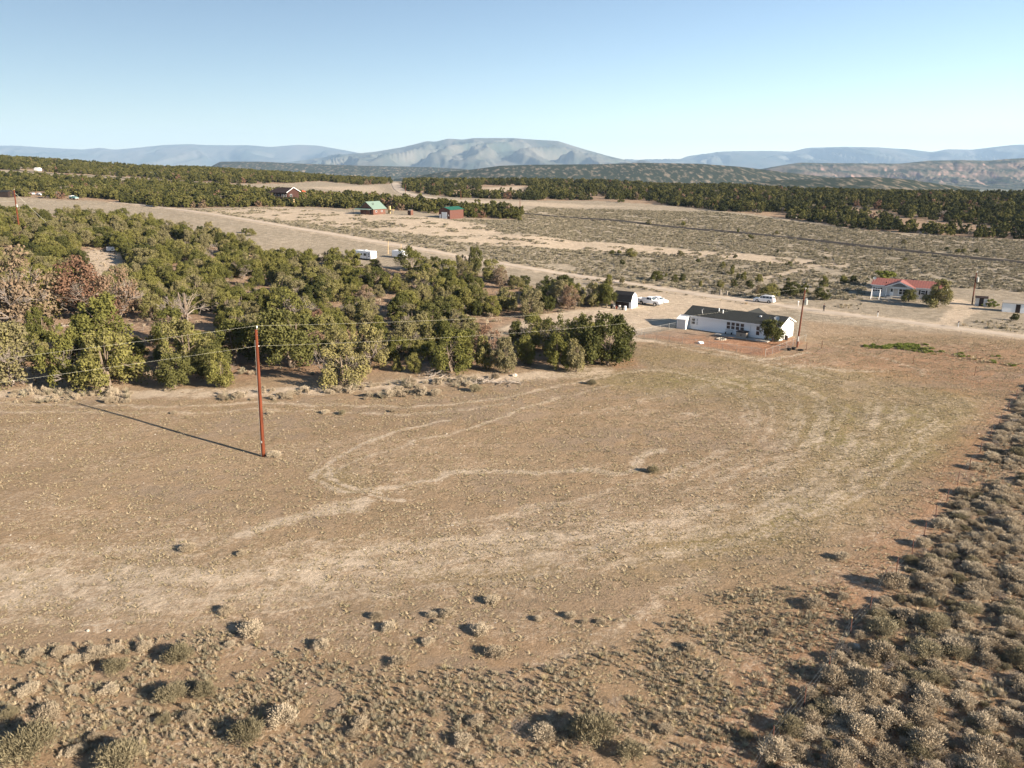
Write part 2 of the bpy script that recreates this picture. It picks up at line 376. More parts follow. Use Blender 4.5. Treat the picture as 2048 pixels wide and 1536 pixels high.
# ------------------------------------------------------------------ ground sheet with its colour masks
def W(pts): return [atT(*p) for p in pts]
def dist_line(X, Y, pts):
    d = np.full(X.shape, 1e9)
    for (x0, y0), (x1, y1) in zip(pts, pts[1:]):
        dx, dy = x1 - x0, y1 - y0; L2 = dx * dx + dy * dy + 1e-9
        t = np.clip(((X - x0) * dx + (Y - y0) * dy) / L2, 0, 1)
        d = np.minimum(d, np.hypot(X - x0 - t * dx, Y - y0 - t * dy))
    return d
def smooth_pts(pts, n=6):
    P = [Vector((p[0], p[1], 0)) for p in pts]; out = []
    for i in range(len(P) - 1):
        p0 = P[max(i - 1, 0)]; p1 = P[i]; p2 = P[i + 1]; p3 = P[min(i + 2, len(P) - 1)]
        for k in range(n):
            t = k / n; out.append(tuple((.5 * ((2 * p1) + (-p0 + p2) * t + (2 * p0 - 5 * p1 + 4 * p2 - p3) * t * t + (-p0 + 3 * p1 - 3 * p2 + p3) * t ** 3))[:2]))
    out.append(tuple(P[-1][:2])); return out
def area(X, Y, poly, soft):
    """1 inside a patch of ground, falling off over soft metres"""
    w_ = W(poly); w2 = w_ + [w_[0]]
    xs = [p[0] for p in w_]; ys = [p[1] for p in w_]
    m = (X > min(xs) - soft) & (X < max(xs) + soft) & (Y > min(ys) - soft) & (Y < max(ys) + soft)
    r = np.zeros(X.shape)
    if m.any():
        x, y = X[m], Y[m]; d = dist_line(x, y, w2); ins = inpoly(x, y, w_)
        r[m] = sstep(-soft, soft, np.where(ins, d, -d))
    return r
def line(X, Y, poly, hw, soft, sm=5):
    w_ = smooth_pts(W(poly), sm); xs = [p[0] for p in w_]; ys = [p[1] for p in w_]; R = hw + soft
    m = (X > min(xs) - R) & (X < max(xs) + R) & (Y > min(ys) - R) & (Y < max(ys) + R); r = np.zeros(X.shape)
    if m.any(): r[m] = 1 - sstep(hw - soft * .5, hw + soft, dist_line(X[m], Y[m], w_))
    return r

ROAD_MAIN = [(2200, 693), (2048, 673), (1900, 655), (1760, 637), (1660, 625), (1580, 613), (1500, 603), (1420, 592), (1340, 580), (1250, 566), (1150, 551), (1050, 535), (950, 518), (850, 500), (760, 485), (680, 471), (600, 458), (520, 444), (440, 431), (360, 420), (290, 411), (230, 405)]
ROAD_TAR = [(2300, 552), (2048, 526), (1900, 511), (1750, 495), (1600, 478), (1450, 463), (1300, 449), (1180, 438), (1040, 427), (960, 419), (880, 410), (800, 403), (700, 395), (600, 389), (527, 382), (436, 371), (330, 362), (200, 353), (60, 344), (-150, 334)]
ROAD_FAR = [(1040, 421), (1000, 410), (930, 402), (870, 397), (820, 389), (798, 379), (792, 371), (790, 366)]
FOREST_NEAR = [(-250, 792), (100, 768), (250, 768), (440, 766), (560, 745), (650, 768), (740, 745), (860, 735), (1000, 732), (1130, 725), (1190, 727), (1250, 712), (1225, 690), (1170, 672), (1040, 678), (960, 690), (945, 668), (1050, 640), (1130, 622), (1210, 612), (1225, 603), (1150, 590), (1040, 570), (960, 550), (800, 537), (700, 533), (530, 512), (490, 495), (420, 472), (300, 449), (150, 433), (-250, 425)]
BELT = [(-250, 385), (60, 395), (130, 400), (190, 401), (330, 415), (420, 416), (520, 414), (620, 414), (700, 418), (760, 420), (850, 424), (905, 434), (1040, 439), (1045, 428), (960, 421), (900, 414), (830, 408), (780, 404), (730, 399), (690, 398), (600, 393), (520, 388), (440, 379), (350, 373), (200, 366), (60, 358), (-250, 345)]
FAR_LEFT = [(-350, 336), (60, 340), (110, 346), (200, 351), (330, 359), (450, 367), (560, 368), (640, 362), (720, 370), (781, 368), (781, 340), (600, 320), (0, 300), (-350, 300)]
FAR_RIGHT = [(808, 340), (808, 376), (830, 386), (900, 394), (960, 397), (1080, 401), (1200, 402), (1340, 411), (1437, 421), (1513, 429), (1589, 440), (1651, 448), (1703, 457), (1772, 464), (1841, 467), (1928, 474), (2048, 479), (2500, 500), (2500, 350)]
BRUSH_RIGHT = [(2062, 765), (2020, 840), (1960, 920), (1905, 1005), (1860, 1075), (1812, 1130), (1772, 1190), (1725, 1255), (1655, 1340), (1590, 1430), (1545, 1500), (1500, 1600), (2600, 1700), (2600, 765)]
NEAR_BRUSH = [(-200, 1290), (60, 1290), (200, 1285), (420, 1260), (560, 1290), (760, 1330), (1000, 1340), (1250, 1290), (1450, 1180), (1600, 1170), (1700, 1180), (1730, 1250), (1550, 1500), (1500, 1650), (-400, 1650)]
SAGE_PLAIN = [(1240, 575), (1400, 590), (1560, 600), (1750, 600), (1760, 560), (1900, 575), (2300, 600), (2300, 500), (2048, 482), (1800, 468), (1650, 452), (1500, 432), (1340, 415), (1100, 405), (1045, 425), (1045, 440), (900, 440), (700, 430), (560, 415), (420, 420), (330, 418), (560, 450), (700, 474), (900, 508), (1100, 543)]
CLEAR_1 = [(400, 424), (560, 414), (700, 424), (850, 434), (950, 446), (1010, 458), (1000, 470), (880, 474), (760, 462), (640, 450), (520, 436)]
CLEAR_2 = [(880, 480), (1010, 468), (1130, 478), (1300, 492), (1500, 508), (1700, 527), (1690, 536), (1480, 521), (1300, 508), (1100, 497), (960, 490)]
CLEAR_3 = [(1640, 500), (1700, 520), (1600, 545), (1530, 560), (1520, 556), (1590, 538), (1660, 520)]
YARD = [(1357, 657), (1275, 671), (1530, 712), (1608, 684), (1590, 674), (1545, 680), (1390, 657)]
SANDY = [(980, 662), (1080, 632), (1180, 617), (1235, 607), (1250, 585), (1300, 582), (1420, 598), (1510, 611), (1570, 620), (1500, 628), (1400, 622), (1365, 630), (1350, 650), (1262, 672), (1350, 690), (1250, 680), (1170, 662), (1060, 658)]
SANDY2 = [(1860, 655), (1900, 620), (1890, 602), (1925, 598), (1975, 617), (1925, 638), (1905, 660)]
FIELD = [(-400, 800), (300, 800), (700, 800), (1000, 770), (1250, 715), (1300, 680), (1535, 722), (1640, 690), (1600, 640), (2048, 685), (2300, 720), (2100, 760), (2048, 775), (1990, 870), (1900, 1000), (1800, 1130), (1700, 1250), (1550, 1480), (1500, 1650), (-600, 1650)]

rows = np.concatenate([np.linspace(8, 28, 5)[:-1],
                       1 / np.linspace(1 / 28, 1 / 260, 520)[:-1],
                       1 / np.linspace(1 / 260, 1 / 1300, 150)[:-1],
                       np.geomspace(1300, 60000, 30)])
us = np.concatenate([np.linspace(-2.2, -.8, 14)[:-1], np.linspace(-.8, .8, 860), np.linspace(.8, 2.2, 14)[1:]])
GX = rows[:, None] * us[None, :]; GY = np.repeat(rows[:, None], len(us), 1)
GZ = T(GX, GY)
GXf, GYf = GX.ravel(), GY.ravel()
wx = GXf + (fbm(GXf / 3, GYf / 3, 31, 3) - .5) * 2.4; wy = GYf + (fbm(GXf / 3, GYf / 3, 47, 3) - .5) * 2.4
n1 = fbm(GXf / 9, GYf / 9, 61, 4); n2 = fbm(GXf / 2.2, GYf / 2.2, 71, 3)
bare = np.zeros(len(GXf)); green = np.zeros_like(bare); red = np.zeros_like(bare); grey = np.zeros_like(bare)
plain = np.zeros_like(bare); litter = np.zeros_like(bare)
mx = np.maximum
# tracks and worn lines over the field
for pts, hw, so, st in [
        ([(640, 946), (662, 928), (700, 905), (760, 877), (830, 855), (890, 842)], .26, .4, .8),
        ([(668, 950), (710, 925), (770, 900), (850, 878), (960, 850), (1100, 800), (1230, 770)], .25, .5, .6),
        ([(640, 946), (642, 962), (680, 978), (735, 990), (800, 1000)], .26, .4, .8),
        ([(662, 938), (672, 956), (710, 974), (760, 985)], .25, .3, .85),
        ([(740, 980), (820, 966), (870, 960), (905, 946), (960, 943), (1090, 946), (1150, 940), (1235, 946), (1272, 936), (1279, 920), (1292, 906), (1330, 897)], .35, .7, .75),
        ([(480, 1068), (560, 1045), (610, 1030), (650, 1020), (715, 1008)], .8, 1.2, .85),
        ([(0, 1092), (200, 1102), (380, 1090), (480, 1068)], 1.0, 2.2, .42),
        ([(1080, 1330), (1180, 1282), (1270, 1228), (1340, 1185), (1420, 1150)], .6, 1.3, .38),
        ([(980, 1030), (1100, 1010), (1250, 975), (1290, 950)], .3, .5, .4),
        ([(0, 806), (300, 812), (560, 806), (700, 812), (860, 812), (1000, 795), (1120, 770), (1250, 745), (1330, 740)], .35, .7, .65),
        ([(0, 822), (300, 826), (560, 820), (700, 826), (860, 826), (1010, 808)], .35, .6, .5),
        ([(0, 1215), (300, 1205), (600, 1180), (900, 1140), (1150, 1110), (1350, 1080), (1550, 1030), (1700, 970), (1800, 900)], .4, .7, .5),
        ([(0, 1240), (400, 1232), (700, 1195), (1000, 1158), (1300, 1120), (1500, 1070), (1680, 1010), (1800, 940), (1880, 850)], .35, .6, .42),
        ([(0, 1160), (300, 1160), (600, 1130), (800, 1095), (1000, 1080), (1250, 1060), (1450, 1010)], .9, 1.6, .65),
        ([(100, 1190), (400, 1190), (700, 1160), (900, 1115), (1100, 1090)], .7, 1.2, .55),
        ([(1150, 830), (1300, 800), (1450, 760), (1560, 740)], .4, .9, .35),
        ([(1340, 690), (1450, 712), (1540, 724), (1640, 735), (1760, 745)], .5, .8, .55),
        ([(1660, 690), (1750, 712), (1830, 735), (1850, 745)], .35, .6, .5),
        ([(1370, 828), (1395, 830)], .5, .8, .7)]:
    bare = mx(bare, st * line(wx, wy, pts, hw, so))
IN_ = [(0, 1120), (400, 1110), (800, 1060), (1100, 1010), (1350, 940), (1490, 860), (1450, 780), (1300, 735)]
OUT_ = [(0, 1262), (400, 1245), (850, 1195), (1250, 1135), (1600, 1060), (1840, 900), (1900, 800), (1640, 722)]
_ra = random.Random(6)
for k in range(15):
    t = (k + _ra.uniform(-.3, .3)) / 14
    bare = mx(bare, _ra.uniform(.3, .62) * line(wx, wy, [(a[0] + (b[0] - a[0]) * t, a[1] + (b[1] - a[1]) * t) for a, b in zip(IN_, OUT_)], _ra.uniform(.12, .5), _ra.uniform(.4, .9)) * np.clip(.55 + 1.5 * (n1 - .35), 0, 1))
bare = mx(bare, .9 * area(wx, wy, [(-100, 1100), (300, 1125), (620, 1105), (900, 1085), (1150, 1080), (1000, 1130), (700, 1185), (300, 1222), (-100, 1232)], 4) * (.62 + 1.3 * (n2 - .5)))
bare = mx(bare, .5 * area(wx, wy, [(-100, 1095), (200, 1090), (260, 1115), (-100, 1130)], 3) * (.6 + 1.2 * (n2 - .5)))
bare = mx(bare, 1.05 * line(wx, wy, [(-100, 785), (200, 790), (450, 785), (600, 782), (760, 770), (900, 762), (1050, 752), (1200, 742)], 1.6, 2.4) * (.65 + 1.0 * (n2 - .4)))
n3 = fbm(GXf / 16, GYf / 5.5, 83, 5)
bare = mx(bare, .22 * sstep(.50, .66, n3)); grey = mx(grey, .55 * sstep(.52, .66, 1 - n3) * (n2 > .42))
bare = mx(bare, .95 * area(wx, wy, SANDY, 1.2)); bare = mx(bare, .95 * area(wx, wy, SANDY2, 1.0))
bare = mx(bare, .8 * area(wx, wy, [(165, 498), (240, 505), (245, 545), (215, 590), (180, 560), (172, 520)], 2))
bare = mx(bare, .7 * line(wx, wy, [(1380, 690), (1460, 706), (1528, 718), (1620, 705)], .4, .8))
for p in (CLEAR_1, CLEAR_2, CLEAR_3): bare = mx(bare, .95 * area(wx, wy, p, 4) * (.8 + .7 * (n2 - .5)))
bare = mx(bare, .8 * line(wx, wy, ROAD_MAIN, 3.0, 1.5, 3)); bare = mx(bare, .7 * line(wx, wy, ROAD_FAR, 4.5, 3, 3))
bare = mx(bare, .7 * area(wx, wy, [(960, 375), (1050, 372), (1060, 386), (985, 392)], 10))
bare = mx(bare, .6 * area(wx, wy, [(600, 374), (760, 372), (790, 400), (900, 405), (1040, 412), (1300, 415), (1100, 405), (900, 398), (780, 388)], 10))
green = mx(green, 1.0 * area(wx, wy, [(1240, 700), (1330, 700), (1560, 728), (1800, 745), (1985, 790), (1900, 900), (1760, 1000), (1500, 1100), (1300, 1140), (1300, 1100), (1500, 1030), (1620, 920), (1560, 820), (1300, 790), (1180, 760)], 5) * (.5 + 1.4 * (n1 - .35)))
green = mx(green, .75 * line(wx, wy, ROAD_TAR, 6.0, 3.0, 3)); green = mx(green, .5 * area(wx, wy, [(640, 935), (700, 940), (760, 985), (700, 990), (655, 965)], 1.0))
green = mx(green, .35 * area(wx, wy, [(0, 1130), (600, 1110), (1200, 1080), (1300, 1140), (800, 1190), (0, 1230)], 4) * (n2 > .5))
red = mx(red, .5 * line(wx, wy, [(2048, 760), (1990, 860), (1900, 985), (1800, 1105), (1700, 1200), (1600, 1300), (1520, 1400), (1460, 1540)], 1.6, 3.2))
red = mx(red, .25 * area(wx, wy, BRUSH_RIGHT, 2)); red = mx(red, 1.0 * area(wx, wy, YARD, .8))
red = mx(red, .9 * line(wx, wy, [(1860, 708), (1960, 718), (2048, 735), (2200, 760)], 1.0, 2.5))
red = mx(red, .55 * area(wx, wy, [(1600, 690), (2048, 690), (2200, 770), (2040, 780), (1950, 800), (1700, 740), (1540, 730)], 4) * (.6 + .9 * (n1 - .4)))
red = mx(red, .12 * area(wx, wy, [(150, 1250), (2000, 1180), (1500, 1600), (1400, 1650), (-300, 1650)], 5) * (.5 + .9 * (n1 - .4)))
red = mx(red, .5 * area(wx, wy, [(1220, 730), (1260, 715), (1290, 735), (1200, 745)], 1.2))
grey = mx(grey, .55 * area(wx, wy, [(850, 1020), (1100, 1000), (1350, 980), (1300, 1040), (1050, 1070), (850, 1060)], 5) * (.5 + 1.2 * (n2 - .4)))
grey = mx(grey, .5 * area(wx, wy, [(0, 1235), (400, 1235), (900, 1190), (1300, 1150), (1450, 1140), (1300, 1230), (700, 1290), (0, 1280)], 3) * (.6 + .9 * (n2 - .4)))
_fpx, _fpy, _ = proj(GXf, GYf, GZ.ravel())
plain = mx(plain, ((inpoly(_fpx, _fpy, ROAD_MAIN + [(-400, 415), (-400, 200), (2500, 200), (2500, 720)]) & (GYf > 120) & (GYf < 1200)).astype(float)) * .9); plain = mx(plain, .9 * sstep(140, 165, GYf) * (GYf < 1200) * (1 - area(wx, wy, FIELD, 2))); plain = mx(plain, area(wx, wy, SAGE_PLAIN, 3)); litter = mx(litter, .85 * area(wx, wy, FOREST_NEAR, 3))
for p in (BELT,): litter = mx(litter, .75 * area(wx, wy, p, 6))
fr = ((inpoly(_fpx, _fpy, FAR_LEFT) | inpoly(_fpx, _fpy, FAR_RIGHT)) & (GYf > 300)).astype(float)
litter = mx(litter, .7 * fr); plain = mx(plain, sstep(1100, 1600, GYf)); plain = mx(plain, .7 * ((GYf > 300) & (fr < .5)))
litter *= 1 - .0 * bare
nv = len(GXf); nr, nc = GX.shape
ii = np.arange(nr - 1)[:, None] * nc + np.arange(nc - 1)[None, :]
gf = np.stack([ii, ii + 1, ii + nc + 1, ii + nc], -1).reshape(-1, 4)
def ground_material():
    m, n, l, b = _nodes('ground_soil')
    geo = n.new('ShaderNodeNewGeometry')
    def attr(nm):
        a = n.new('ShaderNodeAttribute'); a.attribute_name = nm; s = n.new('ShaderNodeSeparateColor'); l.new(a.outputs['Color'], s.inputs[0]); return s
    A, B = attr('mask_a'), attr('mask_b')
    def noise(sc, det=6, rough=.6):
        t = n.new('ShaderNodeTexNoise'); t.inputs['Scale'].default_value = sc; t.inputs['Detail'].default_value = det; t.inputs['Roughness'].default_value = rough
        l.new(geo.outputs['Position'], t.inputs['Vector']); return t.outputs[0]
    def rng_(x, a, b_, c=0., d=1.):
        r = n.new('ShaderNodeMapRange'); r.inputs[1].default_value = a; r.inputs[2].default_value = b_; r.inputs[3].default_value = c; r.inputs[4].default_value = d
        l.new(x, r.inputs[0]); return r.outputs[0]
    def mul(a, b_):
        r = n.new('ShaderNodeMath'); r.operation = 'MULTIPLY'; l.new(a, r.inputs[0])
        if isinstance(b_, float): r.inputs[1].default_value = b_
        else: l.new(b_, r.inputs[1])
        return r.outputs[0]
    def mix(f, a, b_):
        x = n.new('ShaderNodeMix'); x.data_type = 'RGBA'
        if isinstance(f, float): x.inputs[0].default_value = f
        else: l.new(f, x.inputs[0])
        for i, c in ((6, a), (7, b_)):
            if isinstance(c, tuple): x.inputs[i].default_value = (*c, 1)
            else: l.new(c, x.inputs[i])
        return x.outputs[2]
    big = rng_(noise(.045, 5), .38, .62); mid = rng_(noise(.45, 6, .65), .38, .62); fine = rng_(noise(2.6, 8, .8), .41, .59); vf = rng_(noise(9, 4, .75), .40, .60)
    c = mix(big, (.325, .238, .152), (.420, .315, .212))
    c = mix(mul(mid, .55), c, (0.448, 0.310, 0.190))
    c = mix(mul(fine, .58), c, (0.218, 0.150, 0.084))
    gm = mul(A.outputs['Green'], rng_(fine, .15, .8, .25, 1.))
    c = mix(mul(gm, .9), c, (0.211, 0.186, 0.069))
    c = mix(mul(A.outputs['Blue'], rng_(mid, 0., 1., .75, 1.)), c, mix(mid, (0.339, 0.150, 0.081), (0.422, 0.222, 0.129)))
    c = mix(mul(B.outputs['Red'], .7), c, mix(fine, (0.205, 0.174, 0.140), (0.346, 0.270, 0.207)))
    c = mix(B.outputs['Green'], c, mix(mid, (.285, .245, .180), (.430, .370, .285)))
    c = mix(mul(B.outputs['Blue'], rng_(mid, 0., 1., .7, 1.)), c, mix(mid, (0.243, 0.126, 0.073), (0.397, 0.258, 0.162)))
    def add_(a, b_):
        r = n.new('ShaderNodeMath'); r.operation = 'ADD'; l.new(a, r.inputs[0])
        if isinstance(b_, float): r.inputs[1].default_value = b_
        else: l.new(b_, r.inputs[1])
        return r.outputs[0]
    rag = rng_(add_(add_(A.outputs['Red'], mul(fine, -.42)), mul(mid, .15)), .02, .55)
    c = mix(mul(rag, rng_(A.outputs['Red'], .0, .15)), c, mix(mid, (.50, .40, .295), (.60, .49, .365)))
    blot = mul(rng_(noise(1.1, 6, .72), .50, .60), rng_(noise(.12, 3), .40, .60))
    c = mix(mul(blot, .45), c, (.17, .145, .095))
    sp = rng_(noise(5.5, 2, .5), .66, .70)                                  # scattered pale pebbles and chaff
    c = mix(mul(sp, .35), c, (0.620, 0.528, 0.403))
    c = mix(mul(vf, .36), c, (0.154, 0.108, 0.067))
    far = n.new('ShaderNodeSeparateXYZ'); l.new(geo.outputs['Position'], far.inputs[0])
    fy = rng_(far.outputs['Y'], 1100, 1800)
    dots = n.new('ShaderNodeTexNoise'); dots.inputs['Scale'].default_value = .02; dots.inputs['Detail'].default_value = 5
    l.new(geo.outputs['Position'], dots.inputs['Vector']); dd = rng_(dots.outputs[0], .47, .56)
    c = mix(fy, c, mix(dd, (.27, .25, .17), (.06, .075, .04)))
    l.new(c, b.inputs['Base Color']); b.inputs['Roughness'].default_value = .97; b.inputs['Specular IOR Level'].default_value = .04
    hs = n.new('ShaderNodeMath'); hs.operation = 'ADD'; l.new(mul(fine, .05), hs.inputs[0]); l.new(mul(mid, .10), hs.inputs[1])
    bp = n.new('ShaderNodeBump'); bp.inputs['Strength'].default_value = .85; bp.inputs['Distance'].default_value = 1.0; l.new(hs.outputs[0], bp.inputs['Height']); l.new(bp.outputs[0], b.inputs['Normal'])
    return m
gm_ = npmesh('ground', np.stack([GXf, GYf, GZ.ravel()], 1), gf, ground_material())
def cattr(me, nm, r, g, b):
    a = me.color_attributes.new(nm, 'FLOAT_COLOR', 'POINT')
    a.data.foreach_set('color', np.stack([np.clip(r, 0, 1), np.clip(g, 0, 1), np.clip(b, 0, 1), np.ones(len(r))], 1).astype(np.float32).ravel())
cattr(gm_, 'mask_a', bare, green, red); cattr(gm_, 'mask_b', grey, plain, litter)
gm_.shade_smooth()
go = bpy.data.objects.new('ground', gm_); COL.objects.link(go); tag(go, kind='structure')

# ------------------------------------------------------------------ roads as strips on the ground
def road(name, pts, hw, m, rag=.35, step=4, lift=.03):
    P = smooth_pts(W(pts), 8); v = []; f = []; L = 0
    for i, (x, y) in enumerate(P):
        a = P[max(i - 1, 0)]; b = P[min(i + 1, len(P) - 1)]; dx, dy = b[0] - a[0], b[1] - a[1]; q = math.hypot(dx, dy) or 1; nx, ny = -dy / q, dx / q
        w1 = hw + rag * (float(vnoise(np.array(x / 3.), np.array(y / 3.), 3)) - .5) * 2; w2 = hw + rag * (float(vnoise(np.array(x / 3.), np.array(y / 3.), 8)) - .5) * 2
        for t in (-1, -.5, 0, .5, 1):
            ww = w1 if t < 0 else w2; X, Y = x + nx * ww * t, y + ny * ww * t
            v.append((X, Y, float(T(X, Y)) + lift + .00035 * max(0, y - 60) + (0.03 if abs(t) < .9 else -.05)))
        if i: f += [(5 * i - 5 + k, 5 * i - 4 + k, 5 * i + 1 + k, 5 * i + k) for k in range(4)]
    me = bpy.data.meshes.new(name); me.from_pydata(v, [], f); me.materials.append(m); me.shade_smooth()
    o = bpy.data.objects.new(name, me); COL.objects.link(o); return tag(o, kind='structure')
M_gravel = mat('pale_gravel_road', (.46, .38, .295), .95, .16, .35, bump=.2, bscale=3)
M_tar = mat('worn_asphalt', (.055, .05, .045), 1.0, .15, .3, spec=.0)
road('dirt_road', ROAD_MAIN, 1.8, M_gravel)
road('dirt_road', ROAD_FAR, 3.6, M_gravel)
road('asphalt_road', ROAD_TAR, 3.7, M_tar, rag=.1, lift=.08)

# ------------------------------------------------------------------ hills and mountains
def interp_sky(pts, px):
    xs = [p[0] for p in pts]; ys = [p[1] for p in pts]; return np.interp(px, xs, ys)
def range_mesh(name, sky_pts, D, depth, m, amp, fscale, x0, x1, n=500, rowsn=60, base=-132, seed=0, power=1.0, cliff=None):
    px = np.linspace(x0, x1, n); yk = interp_sky(sky_pts, px); k = np.hanning(9); k /= k.sum()
    yk = np.convolve(np.pad(yk, 4, 'edge'), k, 'valid')
    vv_ = (768 - yk) / FPX; u = (px - 1024) / FPX / (CP + SP * vv_); crest = H + D * (CP * vv_ - SP) / (CP + SP * vv_)
    t = np.linspace(0, 1.25, rowsn); TT, _ = np.meshgrid(t, px, indexing='ij')
    Yd = D - depth * (1 - TT); X = Yd * u[None, :] * 1.0; CR = crest[None, :]
    if cliff is None: prof = np.where(TT <= 1, TT ** power, 1 - (TT - 1) * 3)
    else: prof = np.interp(TT, *cliff)
    nz = fbm(X / fscale, Yd / fscale, seed, 5); wx_ = X + (nz - .5) * fscale * 1.2
    rid = 1 - np.abs(2 * fbm(wx_ / fscale * 2.2, Yd / fscale * .28, seed + 7, 4) - 1) * 2.4
    env = np.clip(4 * TT * (1 - TT), 0, 1) * (TT < 1)
    Z = base + (CR - base) * prof + env * (amp * (rid - .55) + amp * .6 * (nz - .5))
    v = np.stack([X.ravel(), Yd.ravel(), Z.ravel()], 1); nc = n
    ii = np.arange(rowsn - 1)[:, None] * nc + np.arange(nc - 1)[None, :]
    f = np.stack([ii, ii + 1, ii + nc + 1, ii + nc], -1).reshape(-1, 4)
    me = npmesh(name, v, f, m); me.shade_smooth(); o = bpy.data.objects.new(name, me); COL.objects.link(o); return tag(o, kind='structure')
def hill_mat(name, pale, dark, scale, lo, hi, rock=None, strata=None):
    m, n, l, b = _nodes(name); geo = n.new('ShaderNodeNewGeometry')
    t = n.new('ShaderNodeTexNoise'); t.inputs['Scale'].default_value = scale; t.inputs['Detail'].default_value = 8; t.inputs['Roughness'].default_value = .62; m0 = n.new('ShaderNodeMapping'); m0.inputs['Scale'].default_value = (1, .3, 1); l.new(geo.outputs['Position'], m0.inputs[0]); l.new(m0.outputs[0], t.inputs['Vector'])
    r = n.new('ShaderNodeMapRange'); r.inputs[1].default_value = lo; r.inputs[2].default_value = hi; l.new(t.outputs[0], r.inputs[0])
    x = n.new('ShaderNodeMix'); x.data_type = 'RGBA'; l.new(r.outputs[0], x.inputs[0]); x.inputs[6].default_value = (*pale, 1); x.inputs[7].default_value = (*dark, 1); out = x.outputs[2]
    if rock:
        sp = n.new('ShaderNodeSeparateXYZ'); l.new(geo.outputs['Normal'], sp.inputs[0])
        st = n.new('ShaderNodeMapRange'); st.inputs[1].default_value = rock[1]; st.inputs[2].default_value = rock[2]; l.new(sp.outputs['Z'], st.inputs[0])
        mp = n.new('ShaderNodeMapping'); mp.inputs['Scale'].default_value = (.002, .002, .09); l.new(geo.outputs['Position'], mp.inputs[0])
        t2 = n.new('ShaderNodeTexNoise'); t2.inputs['Scale'].default_value = 1; t2.inputs['Detail'].default_value = 5; l.new(mp.outputs[0], t2.inputs['Vector'])
        cr = n.new('ShaderNodeMapRange'); cr.inputs[1].default_value = .4; cr.inputs[2].default_value = .6; l.new(t2.outputs[0], cr.inputs[0])
        y = n.new('ShaderNodeMix'); y.data_type = 'RGBA'; l.new(cr.outputs[0], y.inputs[0]); y.inputs[6].default_value = (*rock[0], 1); y.inputs[7].default_value = (*[c * .62 for c in rock[0]], 1)
        z = n.new('ShaderNodeMix'); z.data_type = 'RGBA'; l.new(st.outputs[0], z.inputs[0]); l.new(y.outputs[2], z.inputs[6]); l.new(out, z.inputs[7])
        # leave some dark trees growing on the ledges
        q = n.new('ShaderNodeMix'); q.data_type = 'RGBA'; tm = n.new('ShaderNodeMath'); tm.operation = 'MULTIPLY'; l.new(r.outputs[0], tm.inputs[0]); tm.inputs[1].default_value = .45
        l.new(tm.outputs[0], q.inputs[0]); l.new(z.outputs[2], q.inputs[6]); q.inputs[7].default_value = (*dark, 1); out = q.outputs[2]
    l.new(out, b.inputs['Base Color']); b.inputs['Roughness'].default_value = 1; b.inputs['Specular IOR Level'].default_value = 0
    return m
SK_LEFT = [(-600, 300), (-200, 296), (0, 291), (29, 291), (88, 295), (164, 299), (202, 295), (228, 299.5), (278, 295), (322, 290), (378, 288), (410, 290), (498, 290), (542, 294), (571, 291), (600, 289), (636, 290.5), (672, 297), (719, 306), (800, 320), (900, 326), (1250, 323), (1290, 318), (1340, 319), (1400, 326)]
SK_BIG = [(400, 334), (560, 326), (660, 313), (690, 309), (723, 306), (744, 304), (802, 295), (853, 282), (871, 283), (896, 277), (925, 279), (947, 276), (1026, 276), (1070, 279), (1117, 282), (1142, 290), (1178, 301), (1214, 311), (1261, 322), (1300, 332)]
SK_RIGHT = [(1200, 326), (1261, 320), (1340, 319), (1354, 321), (1375, 312), (1444, 303), (1478, 302), (1544, 301.5), (1582, 303), (1613, 295.6), (1686, 293.5), (1755, 294.6), (1824, 299), (1865, 304), (1893, 298), (1945, 299), (2031, 289), (2048, 289), (2300, 285), (2700, 292)]
SK_MESA = [(1440, 348), (1510, 340), (1560, 331), (1600, 325), (1640, 326), (1800, 327), (1860, 321), (1920, 320), (1980, 321), (2010, 318), (2048, 316), (2300, 312), (2700, 316)]
SK_RIDGE = [(760, 362), (830, 352), (880, 344), (950, 338), (1000, 331), (1060, 329), (1200, 328), (1280, 325), (1400, 327), (1480, 333), (1560, 343), (1640, 352), (1720, 360), (1800, 368)]
SK_RIDGE2 = [(1420, 372), (1500, 364), (1560, 360), (1700, 354), (1760, 354), (1820, 359), (1880, 368), (1960, 378)]
SK_LOW = [(300, 350), (420, 334), (440, 323), (520, 323), (600, 327), (720, 331), (860, 334), (930, 338), (980, 346)]
M_far = hill_mat('far_mountain_slopes', (.12, .115, .1), (.055, .07, .062), .0012, .38, .62)
M_big = hill_mat('mountain_slopes', (.145, .135, .11), (.06, .075, .06), .0022, .38, .62)
M_mesa = hill_mat('mesa_slopes', (.16, .14, .10), (.04, .052, .035), .016, .40, .56, rock=((.33, .215, .18), .88, .985))
M_ridge = hill_mat('wooded_ridge', (.22, .18, .13), (.032, .040, .026), .05, .36, .50, rock=((.38, .27, .19), .78, .90))
range_mesh('mountain_range', SK_LEFT, 24000, 6000, M_far, 260, 2600, -600, 1400, seed=3, power=1.3)
range_mesh('mountain_range', SK_RIGHT, 25000, 5500, M_far, 320, 2600, 1200, 2700, seed=11, power=1.2)
range_mesh('mountain', SK_BIG, 17000, 5500, M_big, 300, 2000, 400, 1300, n=460, seed=21, power=1.15)
range_mesh('mesa', SK_MESA, 7200, 1700, M_mesa, 26, 300, 1440, 2700, n=620, seed=33, cliff=([0, .3, .5, .62, .70, .78, .86, .94, 1, 1.25], [0, .12, .28, .36, .58, .64, .88, .95, 1, .9]))
range_mesh('ridge_hill', SK_RIDGE, 3600, 1500, M_ridge, 3, 420, 760, 1800, n=560, seed=43, cliff=([0, .35, .6, .72, .80, .88, 1, 1.25], [0, .18, .42, .5, .72, .84, 1, .85]))
